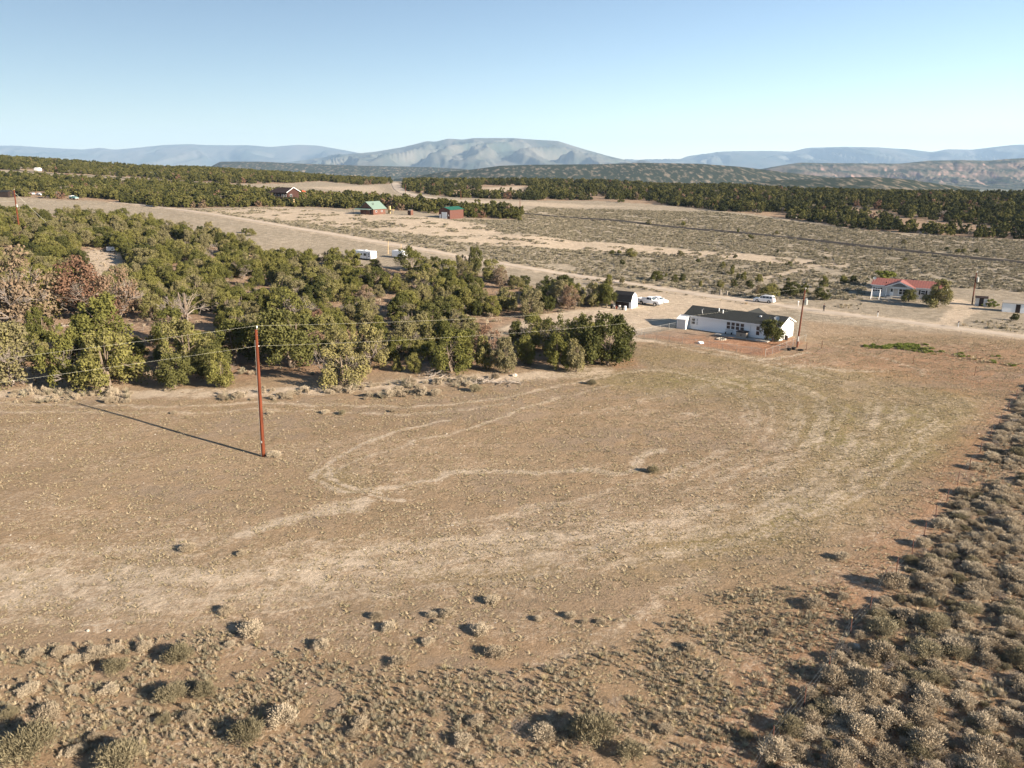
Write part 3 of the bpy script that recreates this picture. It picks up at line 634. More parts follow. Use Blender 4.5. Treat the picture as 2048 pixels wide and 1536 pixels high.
range_mesh('ridge_hill', SK_RIDGE2, 2500, 900, M_ridge, 2.5, 320, 1420, 1960, n=300, seed=53, power=1.0)
range_mesh('low_mesa', SK_LOW, 6500, 1800, M_ridge, 20, 400, 300, 980, n=360, seed=63, power=1.2)

# ------------------------------------------------------------------ buildings
def frame_at(px, py, px2, py2, h=0.0):
    """base corner and heading of a wall seen from (px,py) to (px2,py2)"""
    a, b = at(px, py, h), at(px2, py2, h); return a, math.atan2(b.y - a.y, b.x - a.x), (b - a).length
def win(parent, x, z, w_, h_, y=0.0, side='front', rows=2, cols=1, m=None, shutters=None):
    """window with a proud frame, recessed panes and a glazing bar; side front (-y), right (+x), left (-x)"""
    def tr(mb, u0, u1, d0, d1, z0, z1):
        if side == 'front': mb.box(u0, u1, y - d1, y - d0, z0, z1)
        elif side == 'right': mb.box(y + d0, y + d1, u0, u1, z0, z1)
        else: mb.box(y - d1, y - d0, u0, u1, z0, z1)
    t = .07; f = MB()
    tr(f, x, x + t, .003, .07, z, z + h_); tr(f, x + w_ - t, x + w_, .003, .07, z, z + h_)
    tr(f, x + t, x + w_ - t, .003, .07, z, z + t); tr(f, x + t, x + w_ - t, .003, .07, z + h_ - t, z + h_)
    for k in range(1, rows):
        zz = z + h_ * k / rows; tr(f, x + t, x + w_ - t, .003, .06, zz - .03, zz + .03)
    for k in range(1, cols):
        xx = x + w_ * k / cols; tr(f, xx - .03, xx + .03, .005, .062, z + t, z + h_ - t)
    fo = f.build('window', m or M_whitep, parent)
    for k in range(rows):
        for c in range(cols):
            g = MB(); x0 = x + w_ * c / cols + .07; x1 = x + w_ * (c + 1) / cols - .07
            tr(g, x0, x1, .008, .02, z + h_ * k / rows + .06, z + h_ * (k + 1) / rows - .06); g.build('pane', M_glass, fo)
    if shutters:
        for xs in (x - .42, x + w_ + .06):
            s = MB(); tr(s, xs, xs + .36, .004, .05, z, z + h_)
            for k in range(9): tr(s, xs + .05, xs + .31, .05, .065, z + .08 + k * h_ * .1, z + .08 + k * h_ * .1 + .05)
            s.build('shutter', shutters, parent)
    return fo
def gable_house(root, L, Wd, wall_h, ridge_h, wm, rm, over=.3, th=.14, fascia=None, axis='x'):
    """walls as one shell with gable ends, roof of two slabs, fascia boards"""
    w_ = MB(); w_.prism([(0, -.8), (Wd, -.8), (Wd, wall_h), (Wd / 2, ridge_h), (0, wall_h)], 0, L, axis='x')
    wo_ = w_.build('wall', wm, root)
    r = MB(); sl = (ridge_h - wall_h) / (Wd / 2); e = wall_h - sl * over
    r.slab([(-over, -over, e + .16), (L + over, -over, e + .16), (L + over, Wd / 2, ridge_h + .16), (-over, Wd / 2, ridge_h + .16)], th)
    r.slab([(-over, Wd / 2, ridge_h + .16), (L + over, Wd / 2, ridge_h + .16), (L + over, Wd + over, e + .16), (-over, Wd + over, e + .16)], th)
    ro = r.build('roof', rm, root)
    if fascia:
        f = MB(); f.box(-over, L + over, -over - .03, -over - .004, e - .04, e + .13); f.box(-over, L + over, Wd + over + .004, Wd + over + .03, e - .04, e + .13)
        for x in (-over - .03, L + over + .004):
            for s in (0, 1):
                y0, y1 = (-over, Wd / 2) if s == 0 else (Wd / 2, Wd + over); z0, z1 = (e, ridge_h) if s == 0 else (ridge_h, e)
                f.add([(x, y0, z0 - .06), (x + .026, y0, z0 - .06), (x + .026, y1, z1 - .06), (x, y1, z1 - .06), (x, y0, z0 + .13), (x + .026, y0, z0 + .13), (x + .026, y1, z1 + .13), (x, y1, z1 + .13)],
                      [(0, 3, 2, 1), (4, 5, 6, 7), (0, 1, 5, 4), (1, 2, 6, 5), (2, 3, 7, 6), (3, 0, 4, 7)])
        f.build('fascia_board', fascia, root)
    return wo_, ro

# --- white manufactured house with the charcoal roof
HZ = float(T(45, 152)) ; HR = math.radians(-40)
house = empty('manufactured_house', (35.25, 158.15, HZ), HR, 'long white manufactured house with charcoal shingle roof inside the chain link yard', 'house')
HL, HW = 19.7, 6.9
_, hroof = gable_house(house, HL, HW, 2.75, 4.05, M_white, M_shingle, .3, fascia=M_whitep)
MB().box(-.02, HL + .02, -.035, -.004, -.5, .5).build('skirting', M_whitep, house)
win(house, 1.35, 1.0, .95, 1.25, cols=1); win(house, 2.55, .95, .28, 1.35, cols=1)
for x in (9.0, 9.95, 10.9, 11.85): win(house, x, 1.0, .85, 1.45)
dr = MB().box(15.0, 15.95, -.06, -.004, .45, 2.45).build('door', M_whitep, house)
MB().box(15.15, 15.8, -.075, -.064, 1.5, 2.3).build('pane', M_glass, dr); MB().box(15.15, 15.8, -.075, -.064, .6, 1.35).build('pane', M_glass, dr)
MB().tube((15.85, -.11, 1.4), (15.85, -.06, 1.4), .04).build('handle', M_chrome, dr)
win(house, 16.6, 1.0, .8, 1.3)
MB().box(13.75, 13.9, -.12, -.02, 1.2, 2.6).box(13.9, 14.3, -.12, -.02, 2.42, 2.6).build('downspout', M_whitep, house)
# rear entry gable rising behind the ridge
g = MB(); g.prism([(9.3, 2.5), (13.7, 2.5), (13.7, 2.75), (11.5, 4.0), (9.3, 2.75)], HW + .001, HW + 2.0, axis='y'); g.build('porch_gable', M_white, house)
g = MB(); g.slab([(9.0, HW / 2 + .3, 2.78), (9.0, HW + 2.2, 2.78), (11.5, HW + 2.2, 4.2), (11.5, HW / 2 + .3, 4.2)], .12); g.slab([(11.5, HW / 2 + .3, 4.2), (11.5, HW + 2.2, 4.2), (14.0, HW + 2.2, 2.78), (14.0, HW / 2 + .3, 2.78)], .12); g.build('porch_roof', M_shingle, house)
for x in (9.4, 13.6): MB().box(x - .06, x + .06, HW + 1.85, HW + 1.97, -.3, 2.5).build('porch_post', M_whitep, house)
def rz_(y): return 2.75 + .16 + (y / (HW / 2)) * (4.05 - 2.75)
for x, y, hh, r_ in ((6.1, 2.4, .55, .10), (7.2, 1.9, .55, .10)):
    MB().tube((x, y, rz_(y) - .05), (x, y, rz_(y) + hh), r_, r_, 10).tube((x, y, rz_(y) + hh), (x, y, rz_(y) + hh + .06), r_ * 1.35, r_ * 1.2, 10).build('roof_vent', M_whitep, hroof)
MB().box(14.6, 15.0, 2.2, 2.55, rz_(2.3) - .05, rz_(2.3) + .16).build('roof_vent', M_whitep, hroof)
MB().box(17.4, 17.55, 2.4, 2.55, rz_(2.4) - .05, rz_(2.4) + .1).build('roof_vent', M_whitep, hroof)
MB().tube((3.3, .9, rz_(.9) - .05), (3.15, .9, rz_(.9) + .75), .035, .035, 6).tube((3.15, .9, rz_(.9) + .75), (3.5, .8, rz_(.9) + .95), .03, .03, 6).build('antenna_mast', M_whitep, hroof)
def child_world(px_, py_, pz_, root):
    return root.matrix_basis @ Vector((px_, py_, pz_)) if False else Matrix.Translation(root.location) @ Matrix.Rotation(root.rotation_euler[2], 4, 'Z') @ Vector((px_, py_, pz_))
# dish
def dish(name, loc, rz, r, label, m2=M_blue):
    d = empty(name, loc, rz, label, 'satellite dish')
    MB().tube((0, 0, -.05), (0, 0, .55), .035, .035, 8).tube((0, 0, .55), (0, -.16, .68), .03, .03, 6).build('mast', M_galv, d)
    b = MB(); n = 14; rings = [(0, 0), (.5, .05), (1, .16)]; v = []; ax = Vector((0, -.8, .6)).normalized(); s = Vector((1, 0, 0)); u = ax.cross(s)
    for rr, dd in rings:
        for k in range(n):
            t = 2 * math.pi * k / n; v.append(Vector((0, -.2, .72)) + (s * math.cos(t) + u * math.sin(t)) * rr * r + ax * dd * r)
    f = [(i * n + k, i * n + (k + 1) % n, (i + 1) * n + (k + 1) % n, (i + 1) * n + k) for i in range(2) for k in range(n)]
    b.add(v, f); b.add([q - ax * .02 for q in v], [tuple(reversed(q)) for q in f]); b.build('reflector', M_galv, d, True)
    MB().tube((0, -.2, .40), (0, -.2 - r * .9, .95), .02, .02, 5).box(-.05, .05, -.3 - r * .9, -.15 - r * .9, .9, 1.02).build('receiver_arm', m2, d)
    return d
dish('satellite_dish', child_world(18.6, 1.1, rz_(1.1), house), HR, .5, 'grey satellite dish on the front right slope of the charcoal roof')
# lean-to shed at the left end
sh = empty('lean_to_shed', child_world(-1.0, -1.6, 0, house), HR, 'white corrugated lean-to shed built against the left corner of the white house', 'shed')
b = MB(); b.prism([(0, -.5), (1.57, -.5), (1.57, 2.55), (0, 2.0)], 0, 2.0, axis='x'); b.build('wall', M_whitep, sh)
b = MB(); b.slab([(-.12, -.15, 2.0), (2.12, -.15, 2.0), (2.12, 1.56, 2.66), (-.12, 1.56, 2.66)], .05)
for k in range(7): b.slab([(-.10 + k * .34, -.16, 2.04), (-.04 + k * .34, -.16, 2.04), (-.04 + k * .34, 1.56, 2.70), (-.10 + k * .34, 1.56, 2.70)], .03)
b.build('corrugated_roof', M_whitep, sh)
MB().box(.15, 1.85, -.03, -.004, 0, 1.85).build('door', M_palegrey, sh)
# patio, box and bench
pt = MB().box(7.6, 18.4, -2.4, -.05, -.3, .08).build('patio_slab', M_concrete, None); pt.location = house.location; pt.rotation_euler = house.rotation_euler; tag(pt, kind='structure')
def local_obj(name, x, y, z, label, cat, rz=0.0, root=None):
    root = root or house
    return empty(name, child_world(x, y, z, root), root.rotation_euler[2] + rz, label, cat)
hb = local_obj('storage_box', 12.0, -2.0, .08, 'taupe storage box with a black lid standing on the patio under the row of windows', 'storage box')
b = MB(); b.box(0, 2.0, 0, 1.1, 0, 1.0); b.build('body', M_taupe, hb)
for k in range(3): MB().box(.05 + k * .65, .65 + k * .65, -.03, -.002, .06, .94).build('side_panel', M_taupe, hb)
MB().slab([(-.06, -.06, 1.12), (2.06, -.06, 1.12), (2.06, 1.16, 1.25), (-.06, 1.16, 1.25)], .12).build('lid', M_black, hb); MB().box(.92, 1.1, -.06, -.03, .35, .68).build('latch', M_black, hb)
bn = local_obj('bench', 9.0, -.75, .08, 'low grey bench against the white house wall below the leftmost big window', 'bench')
for k in range(4): MB().box(0, 1.5, k * .12, k * .12 + .1, .42, .46).build('seat_slat', M_palegrey, bn)
for k in range(3): MB().box(0, 1.5, .5, .54, .55 + k * .13, .65 + k * .13).build('back_slat', M_palegrey, bn)
for x in (.1, 1.34): MB().box(x, x + .06, .02, .54, 0, .42).build('leg', M_darkwood, bn)
# fire ring, planter etc.
fr_ = at(1442, 679); fire = empty('fire_ring', fr_, 0, 'round fire pit ring of pale stones in the red soil yard', 'fire pit')
for k in range(14):
    a = 2 * math.pi * k / 14; b = MB(); c, s = math.cos(a), math.sin(a); hh = .22 + .05 * math.sin(k * 5)
    b.tube((c * .8, s * .8, -.05), (c * .82, s * .82, hh), .19, .15, 6); b.build('stone', M_stone, fire)
MB().tube((0, 0, -.04), (0, 0, .05), .62, .62, 12).build('ash_bed', M_rubber, fire)
p = at(1399, 688); cr = empty('white_crate', p, .4, 'small white plastic crate lying in the pale patch of the yard', 'crate')
cr.scale = (.7, .7, .8); b = MB(); b.box(0, 1.2, 0, .1, 0, .45); b.box(0, 1.2, .7, .8, 0, .45); b.box(0, .1, .1, .7, 0, .45); b.box(1.1, 1.2, .1, .7, 0, .45); b.build('side_wall', M_whitep, cr); MB().box(.1, 1.1, .1, .7, .0, .06).build('bottom', M_whitep, cr)
MB().slab([(.0, -.3, .1), (1.2, -.3, .1), (1.2, -.01, .44), (.0, -.01, .44)], .03).build('lid', M_whitep, cr)
for i, (px, py, lb) in enumerate([(1578, 701, 'black plant tub left of the pair beside the fence corner post'), (1587, 699.5, 'black plant tub right of the pair beside the red power pole')]):
    t = empty('plant_tub', at(px, py), 0, lb, 'tub', 'black tubs outside the chain link fence')
    MB().tube((0, 0, 0), (0, 0, .42), .30, .38, 12).build('bowl', M_rubber, t); MB().tube((0, 0, .42), (0, 0, .46), .42, .42, 12).build('rim', M_rubber, t)
t = empty('tyre', at(1601, 701), 0, 'flat black tyre lying on the soil right of the tubs', 'tyre'); b = MB()
for k in range(14):
    a0, a1 = 2 * math.pi * k / 14, 2 * math.pi * (k + 1) / 14; b.tube((.42 * math.cos(a0), .42 * math.sin(a0), .1), (.42 * math.cos(a1), .42 * math.sin(a1), .1), .12, .12, 6)
b.build('tread', M_rubber, t)
t = empty('barrel', at(1572, 680), 0, 'dark barrel at the right front corner of the white house', 'barrel'); MB().tube((0, 0, 0), (0, 0, .85), .3, .3, 12).build('drum', M_darkwood, t)
for z in (.1, .42, .78): MB().tube((0, 0, z), (0, 0, z + .04), .32, .32, 12).build('hoop', M_rubber, t)

# --- chain link fence
def chain_fence(name, pts, label, hgt=1.25, gap=None):
    f = empty(name, (pts[0].x, pts[0].y, pts[0].z), 0, label, 'fence'); o = Vector(f.location); net = MB(); rail = MB()
    for a, b in zip(pts, pts[1:]):
        L = (b - a).length; n = max(1, round(L / 2.6))
        for k in range(n + 1):
            if k == n and b is not pts[-1]: continue
            p_ = a.lerp(b, k / n); p_.z = float(T(p_.x, p_.y)); big = k == 0 or k == n
            MB().tube(p_ - o - Vector((0, 0, .3)), p_ - o + Vector((0, 0, hgt + .08)), .035 if big else .022, None, 6).tube(p_ - o + Vector((0, 0, hgt + .08)), p_ - o + Vector((0, 0, hgt + .14)), .06 if big else .04, .02, 6).build('post', M_galv, f)
        q0 = a - o; q1 = b - o; rail.tube(q0 + Vector((0, 0, hgt)), q1 + Vector((0, 0, hgt)), .016, None, 5)
        m_ = int(L / .14); up = Vector((0, 0, hgt)); dd = (q1 - q0) / m_; sp = int(hgt / .14)
        for k in range(m_ - sp):
            net.tube(q0 + dd * k, q0 + dd * (k + sp) + up, .003, None, 3); net.tube(q0 + dd * (k + sp), q0 + dd * k + up, .004, None, 3)
    rail.build('top_rail', M_galv, f); tag(net.build('chain_link_mesh', M_galv, f), kind='stuff'); return f
fA, fB, fC = at(1264, 674), at(1530.5, 713), at(1611, 683)
chain_fence('chain_link_fence', [child_world(-.9, -1.2, 0, house), fA, fB, fC, child_world(HL + .4, 4.5, 0, house)], 'chain link fence with pale steel posts round the red soil yard of the white house')

# --- gambrel barn shed
a = at(1262.5, 617.5); bs = empty('barn_shed', (a.x, a.y, a.z), math.radians(-33), 'small white barn shed with a black gambrel roof beside the parked pickup', 'shed')
# local x runs to the lit gable, the shed lies at negative x
GP = [(-0.0, 0), (3.3, 0), (3.3, 1.7), (2.75, 2.9), (1.65, 3.55), (.55, 2.9), (0, 1.7)]
b = MB(); b.prism([(p_, q_ - (.4 if q_ == 0 else 0)) for p_, q_ in GP], -4.6, 0, axis='x'); b.build('wall', M_whitep, bs)
RP = [(-.12, 1.55), (.5, 2.97), (1.65, 3.68), (2.8, 2.97), (3.42, 1.55)]
for (y0, z0), (y1, z1) in zip(RP, RP[1:]):
    MB().slab([(-4.8, y0, z0), (-.02, y0, z0), (-.02, y1, z1), (-4.8, y1, z1)], .07).build('roof_panel', M_black, bs)
MB().box(-.0 + .004, .03, 1.0, 2.4, 0, 1.9).build('door', M_whitep, bs)
MB().box(-4.0, -.6, -.05, -.004, .0, 1.4).build('side_door', M_darkwood, bs)
jk = empty('junk_pile', at(1243, 619), math.radians(-33), 'clutter of grey bins and red cans along the side of the small barn shed', 'clutter')
for i, (x, y, s, m_, nm) in enumerate([(-1.8, -.2, .5, M_galv, 'bin'), (-1.1, -.3, .45, M_red, 'can'), (-.4, -.2, .6, M_palegrey, 'bin'), (.4, -.3, .55, M_rubber, 'bin'), (1.0, -.2, .6, M_whitep, 'bin'), (-2.5, -.1, .6, M_rubber, 'bin')]):
    MB().tube((x, y, 0), (x, y, s * 1.5), s * .42, s * .5, 10).tube((x, y, s * 1.5), (x, y, s * 1.6), s * .55, s * .4, 10).build(nm, m_, jk)

# ------------------------------------------------------------------ vehicles (x forward)
def wheels(v, xs, w_, r=.38, tw=.26):
    for x in xs:
        for s in (-1, 1):
            y = s * (w_ / 2 - tw / 2 + .02); t = MB().tube((x, y - tw / 2, r), (x, y + tw / 2, r), r, r, 16).build('wheel', M_rubber, v, False)
            MB().tube((x, y + s * (tw / 2 - .02), r), (x, y + s * (tw / 2 + .015), r), r * .6, r * .55, 10).build('rim', M_chrome, t)
def arches(prof_bottom, xs, r):
    """underside of a body with wheel arches, from rear to front"""
    out = [prof_bottom[0]]
    for x in xs:
        for k in range(7):
            a = math.pi - math.pi * k / 6; out.append((x + r * math.cos(a), prof_bottom[0][1] + r * math.sin(a)))
    out.append(prof_bottom[1]); return out
def cabin(v, prof, w0, w1, m, name='cabin'):
    """greenhouse narrowing upwards: profile (x,z) with z_min wide and z_max narrow"""
    zs = [q for _, q in prof]; z0, z1 = min(zs), max(zs); vv = []
    for s in (-1, 1):
        for x, z in prof: vv.append((x, s * (w0 + (w1 - w0) * (z - z0) / (z1 - z0)) / 2, z))
    n = len(prof); f = [tuple(range(n)), tuple(range(2 * n - 1, n - 1, -1))] + [(i, i + n, (i + 1) % n + n, (i + 1) % n) for i in range(n)]
    return MB().add(vv, f).build(name, m, v)
def sideglass(v, quads, w0, w1, z0, z1, m=None):
    for q in quads:
        for s in (-1, 1):
            b = MB(); vv = []
            for off in (.002, .02):
                for x, z in q: vv.append((x, s * ((w0 + (w1 - w0) * (z - z0) / (z1 - z0)) / 2 + off), z))
            n = len(q); b.add(vv, [tuple(range(n)), tuple(range(2 * n - 1, n - 1, -1))] + [(i, i + n, (i + 1) % n + n, (i + 1) % n) for i in range(n)]); b.build('side_window', m or M_glass, v)
def screen(v, name, x0, z0, x1, z1, w0, w1, out):
    n_ = Vector((z1 - z0, 0, x0 - x1)).normalized() * out
    q = [Vector((x0, -w0 / 2, z0)), Vector((x0, w0 / 2, z0)), Vector((x1, w1 / 2, z1)), Vector((x1, -w1 / 2, z1))]
    vv = [p_ + n_ * .1 for p_ in q] + [p_ + n_ for p_ in q]
    MB().add(vv, [(0, 1, 2, 3), (7, 6, 5, 4), (0, 4, 5, 1), (1, 5, 6, 2), (2, 6, 7, 3), (3, 7, 4, 0)]).build(name, M_glassblue, v)
def lamps(v, xf, xr, w_, z, zr=None):
    zr = zr or z
    for s in (-1, 1):
        MB().box(xf - .06, xf + .02, s * w_ / 2 - (.38 if s > 0 else -.06), s * w_ / 2 - (.06 if s > 0 else -.38), z, z + .18).build('headlight', M_chrome, v)
        MB().box(xr - .02, xr + .06, s * w_ / 2 - (.24 if s > 0 else -.04), s * w_ / 2 - (.04 if s > 0 else -.24), zr, zr + .32).build('tail_light', M_red, v)
def pickup(loc, rz, label, m=M_carwhite, topper=False):
    v = empty('pickup_truck', loc, rz, label, 'pickup truck'); W_ = 2.0
    b = MB(); bot = arches([(-2.9, .55), (2.9, .55)], (-1.85, 1.85), .50)
    b.prism(bot + [(2.95, .95), (2.8, 1.22), (1.35, 1.30), (1.2, 1.15), (-.7, 1.15), (-2.95, 1.15)], -W_ / 2, W_ / 2, axis='y'); b.build('body', m, v)
    MB().box(-2.95, -.72, -W_ / 2, -W_ / 2 + .1, 1.153, 1.5).box(-2.95, -.72, W_ / 2 - .1, W_ / 2, 1.153, 1.5).box(-2.95, -2.87, -W_ / 2 + .1, W_ / 2 - .1, 1.153, 1.5).build('bed_side', m, v)
    MB().box(-2.87, -.72, -W_ / 2 + .102, W_ / 2 - .102, 1.155, 1.18).build('bed_liner', M_rubber, v)
    cp = [(-.72, 1.16), (1.32, 1.16), (1.30, 1.32), (.55, 1.95), (-.55, 1.98), (-.7, 1.35)]
    cabin(v, cp, W_ - .02, 1.5, m)
    sideglass(v, [[(-.5, 1.40), (.22, 1.40), (.22, 1.86), (-.42, 1.88)], [(.3, 1.40), (1.05, 1.40), (.55, 1.84), (.3, 1.86)]], W_ - .02, 1.5, 1.16, 1.98)
    screen(v, 'windshield', 1.27, 1.36, .60, 1.90, 1.65, 1.42, .02); screen(v, 'rear_window', -.70, 1.40, -.58, 1.90, 1.5, 1.35, -.02)
    wheels(v, (-1.85, 1.85), W_, .43, .30); lamps(v, 2.93, -2.95, W_, .85, .95)
    MB().box(2.9, 3.05, -.95, .95, .5, .72).build('front_bumper', M_chrome, v); MB().box(-3.08, -2.96, -.9, .9, .5, .68).build('rear_bumper', M_chrome, v)
    MB().box(2.945, 2.99, -.55, .55, .78, 1.08).build('grille', M_chrome, v)
    for s in (-1, 1): MB().box(.95, 1.15, s * 1.12 - .12, s * 1.12 + .12, 1.38, 1.6).build('side_mirror', m, v)
    if topper: cabin(v, [(-2.9, 1.5), (-.74, 1.5), (-.74, 2.1), (-2.8, 2.1)], W_, 1.7, M_whitep, 'camper_shell')
    return v
def car(loc, rz, label, m=M_carwhite, suv=False, cat='car', name='parked_car'):
    v = empty(name, loc, rz, label, cat); W_ = 1.9; r = .38; t = 1.78 if suv else 1.45; bl = 1.08 if suv else .95
    b = MB(); bot = arches([(-2.35, .36), (2.35, .36)], (-1.4, 1.45), .43)
    top = [(2.42, .6), (2.35, bl - .2), (1.25, bl), (-2.3, bl + .02), (-2.42, .7)]
    b.prism(bot + top, -W_ / 2, W_ / 2, axis='y'); b.build('body', m, v)
    if suv: cp = [(-2.32, bl), (1.2, bl), (.45, t - .08), (.1, t), (-1.9, t), (-2.2, t - .12)]
    else: cp = [(-1.9, bl), (1.2, bl), (.4, t - .04), (.05, t), (-.9, t), (-1.2, t - .06)]
    cabin(v, cp, W_ - .02, 1.35, m)
    gl = [[(.32, bl + .1), (.95, bl + .1), (.42, t - .16), (.32, t - .14)], [(-.55, bl + .1), (.24, bl + .1), (.24, t - .13), (-.55, t - .12)]]
    gl += [[(-1.35, bl + .1), (-.63, bl + .1), (-.63, t - .12), (-1.3, t - .13)], [(-2.1, bl + .1), (-1.45, bl + .1), (-1.42, t - .14), (-2.02, t - .18)]] if suv else [[(-1.5, bl + .1), (-.63, bl + .1), (-.63, t - .12), (-1.05, t - .13)]]
    sideglass(v, gl, W_ - .02, 1.35, bl, t)
    screen(v, 'windshield', 1.15, bl + .05, .5, t - .13, 1.6, 1.3, .02)
    screen(v, 'rear_window', *((-2.31, bl + .1, -2.2, t - .18) if suv else (-1.82, bl + .06, -1.25, t - .1)), 1.5, 1.25, -.02)
    wheels(v, (-1.4, 1.45), W_, r, .24); lamps(v, 2.38, -2.38, W_, .62, .75)
    MB().box(2.4, 2.48, -.85, .85, .3, .55).build('front_bumper', m, v); MB().box(-2.5, -2.4, -.85, .85, .32, .6).build('rear_bumper', m, v)
    MB().box(-2.44, -2.405, -.25, .25, .72, .86).build('number_plate', M_whitep, v)
    for s in (-1, 1): MB().box(.85, 1.0, s * 1.03 - .09, s * 1.03 + .09, bl + .05, bl + .22).build('side_mirror', m, v)
    if suv:
        for s in (-1, 1): MB().tube((-1.8, s * .6, t + .05), (.1, s * .6, t + .05), .025, None, 5).build('roof_rail', M_galv, v)
    return v
VR = math.atan2(-.61, .79)
p_ = (at(1277, 609) + at(1316, 613)) / 2; p_ += Vector((.6, .8, 0)) * .9; pickup((p_.x, p_.y, float(T(p_.x, p_.y))), VR - .05, 'white crew cab pickup truck parked beside the small barn shed')
p2_ = Vector((p_.x + 2.4, p_.y + 3.3, 0)); car((p2_.x, p2_.y, float(T(p2_.x, p2_.y))), VR - .1, 'low white car half hidden behind the white pickup truck')
p_ = (at(1508, 604) + at(1546, 608)) / 2 + Vector((.5, .8, 0)) * .6; car((p_.x, p_.y, float(T(p_.x, p_.y)) + .06), VR + math.pi + .03, 'white sport utility car parked on the edge of the gravel road', suv=True)
p_ = at(1218, 597); car((p_.x, p_.y, p_.z), VR, 'grey car roof showing over the trees behind the barn shed', m=M_palegrey)
p_ = at(148, 399); pickup((p_.x, p_.y, p_.z), VR + .1, 'teal and white pickup with a camper shell by the far left trees', m=M_teal, topper=True)
p_ = at(80, 391); car((p_.x, p_.y, p_.z), VR + .1, 'low white car parked among the far left junipers')
p_ = at(66, 389.5); car((p_.x, p_.y, p_.z), VR + 2.9, 'pale car parked nose to nose left of the low white car', m=M_galv)

# --- travel trailer and second trailer
def camper(loc, rz, L, label, hh=2.9, wins=True):
    v = empty('travel_trailer', loc, rz, label, 'trailer'); Wd = 2.5
    b = MB(); b.prism([(-L, .55), (-.25, .55), (0, .9), (0, hh - .15), (-.15, hh), (-L + .1, hh), (-L, hh - .2)], -Wd / 2, Wd / 2, axis='y'); b.build('body', M_whitep, v)
    MB().box(-L * .5, -L * .5 + .8, -.4, .4, hh + .002, hh + .25).build('roof_air_conditioner', M_whitep, v)
    if wins:
        for x, w_, z, h_ in ((-1.2, .45, 1.9, .4), (-1.2, .45, 1.2, .4), (-3.4, 1.4, 1.4, .8), (-4.6, .6, 1.5, .6)):
            MB().box(x, x + w_, -Wd / 2 - .025, -Wd / 2 - .003, z, z + h_).build('window', M_glass, v)
        MB().box(-2.2, -1.55, -Wd / 2 - .03, -Wd / 2 - .003, .65, 2.5).build('door', M_palegrey, v)
        MB().box(.004, .02, -.7, .7, 1.5, 2.2).build('rear_panel', M_whitep, v)
    for x in (-L * .55, -L * .55 - .9):
        for s in (-1, 1): MB().tube((x, s * 1.1 - .12, .36), (x, s * 1.1 + .12, .36), .36, None, 12).build('wheel', M_rubber, v)
    MB().tube((-L, 0, .6), (-L - 1.2, 0, .55), .07, None, 5).build('hitch', M_rubber, v); return v
p_ = at(748, 521); camper((p_.x, p_.y, p_.z), VR, 8.0, 'white travel trailer with dark windows behind the juniper stand')
p_ = at(811, 517); camper((p_.x, p_.y, p_.z), VR + .1, 4.6, 'shorter plain white trailer half hidden by the grey tree', 2.5, False)
p_ = at(222, 503); v = empty('box_trailer', (p_.x, p_.y, p_.z), .3, 'small white box trailer in the sandy clearing among junipers', 'trailer')
v.scale = (.75, .75, .75); MB().box(-1.6, 1.6, -.9, .9, .4, 2.1).build('body', M_whitep, v); MB().box(-1.62, 1.62, -.93, .93, 2.1, 2.16).build('roof', M_galv, v); MB().box(1.604, 1.63, -.7, .7, .5, 1.95).build('door', M_whitep, v)
for s in (-1, 1): MB().tube((0, s * .8 - .1, .32), (0, s * .8 + .1, .32), .32, None, 12).build('wheel', M_rubber, v)
MB().tube((-1.6, 0, .45), (-2.7, 0, .45), .06, None, 5).build('hitch', M_rubber, v)
def small_hut(name, px, py, L, Wd, hh, label, wm, rm, rz=-.6, cat='shed', door=True, slope=.3):
    p_ = at(px, py); v = empty(name, (p_.x, p_.y, p_.z), rz, label, cat)
    MB().prism([(-Wd / 2, -.4), (Wd / 2, -.4), (Wd / 2, hh), (0, hh + slope * Wd / 2), (-Wd / 2, hh)], -L / 2, L / 2, axis='x').build('wall', wm, v)
    e = .15; s_ = slope
    for s in (-1, 1):
        MB().slab([(-L / 2 - e, s * (Wd / 2 + e), hh - e * s_ + .08), (L / 2 + e, s * (Wd / 2 + e), hh - e * s_ + .08), (L / 2 + e, 0, hh + s_ * Wd / 2 + .08), (-L / 2 - e, 0, hh + s_ * Wd / 2 + .08)], .07).build('roof_slope', rm, v)
    if door: MB().box(-.45, .45, -Wd / 2 - .04, -Wd / 2 - .003, 0, 1.9).build('door', M_darkwood, v)
    return v

# --- house with the red metal roof
a, rr, _ = frame_at(1741, 591, 1869, 603.5); rr = math.radians(-33)
rh = empty('red_roof_house', (a.x + .3, a.y + .4, a.z), rr, 'pale grey house with a red metal roof and front gable beyond the gravel road', 'house'); RL, RW = 16.5, 6.8
_, rroof = gable_house(rh, RL, RW, 2.75, 4.0, M_palegrey, M_redroof, .3, fascia=M_whitep)
for k in range(28): MB().slab([(k * .6, -.3, 2.83), (k * .6 + .05, -.3, 2.83), (k * .6 + .05, RW / 2, 4.2), (k * .6, RW / 2, 4.2)], .03).build('roof_seam', M_redroof, rroof)
g = MB(); g.prism([(3.4, 2.3), (9.6, 2.3), (9.6, 2.75), (6.5, 4.0), (3.4, 2.75)], -1.5, 1.2, axis='y'); g.build('front_gable', M_palegrey, rh)
g = MB(); g.slab([(3.0, -1.8, 2.72), (3.0, 2.6, 2.72), (6.5, 2.6, 4.2), (6.5, -1.8, 4.2)], .1); g.slab([(6.5, -1.8, 4.2), (6.5, 2.6, 4.2), (10.0, 2.6, 2.72), (10.0, -1.8, 2.72)], .1); g.build('gable_roof', M_redroof, rh)
for k in range(5): MB().box(4.8 + k * .25, 8.2 - k * .25, -1.54, -1.504, 2.85 + k * .16, 2.95 + k * .16).build('gable_slat', M_darkwood, rh)
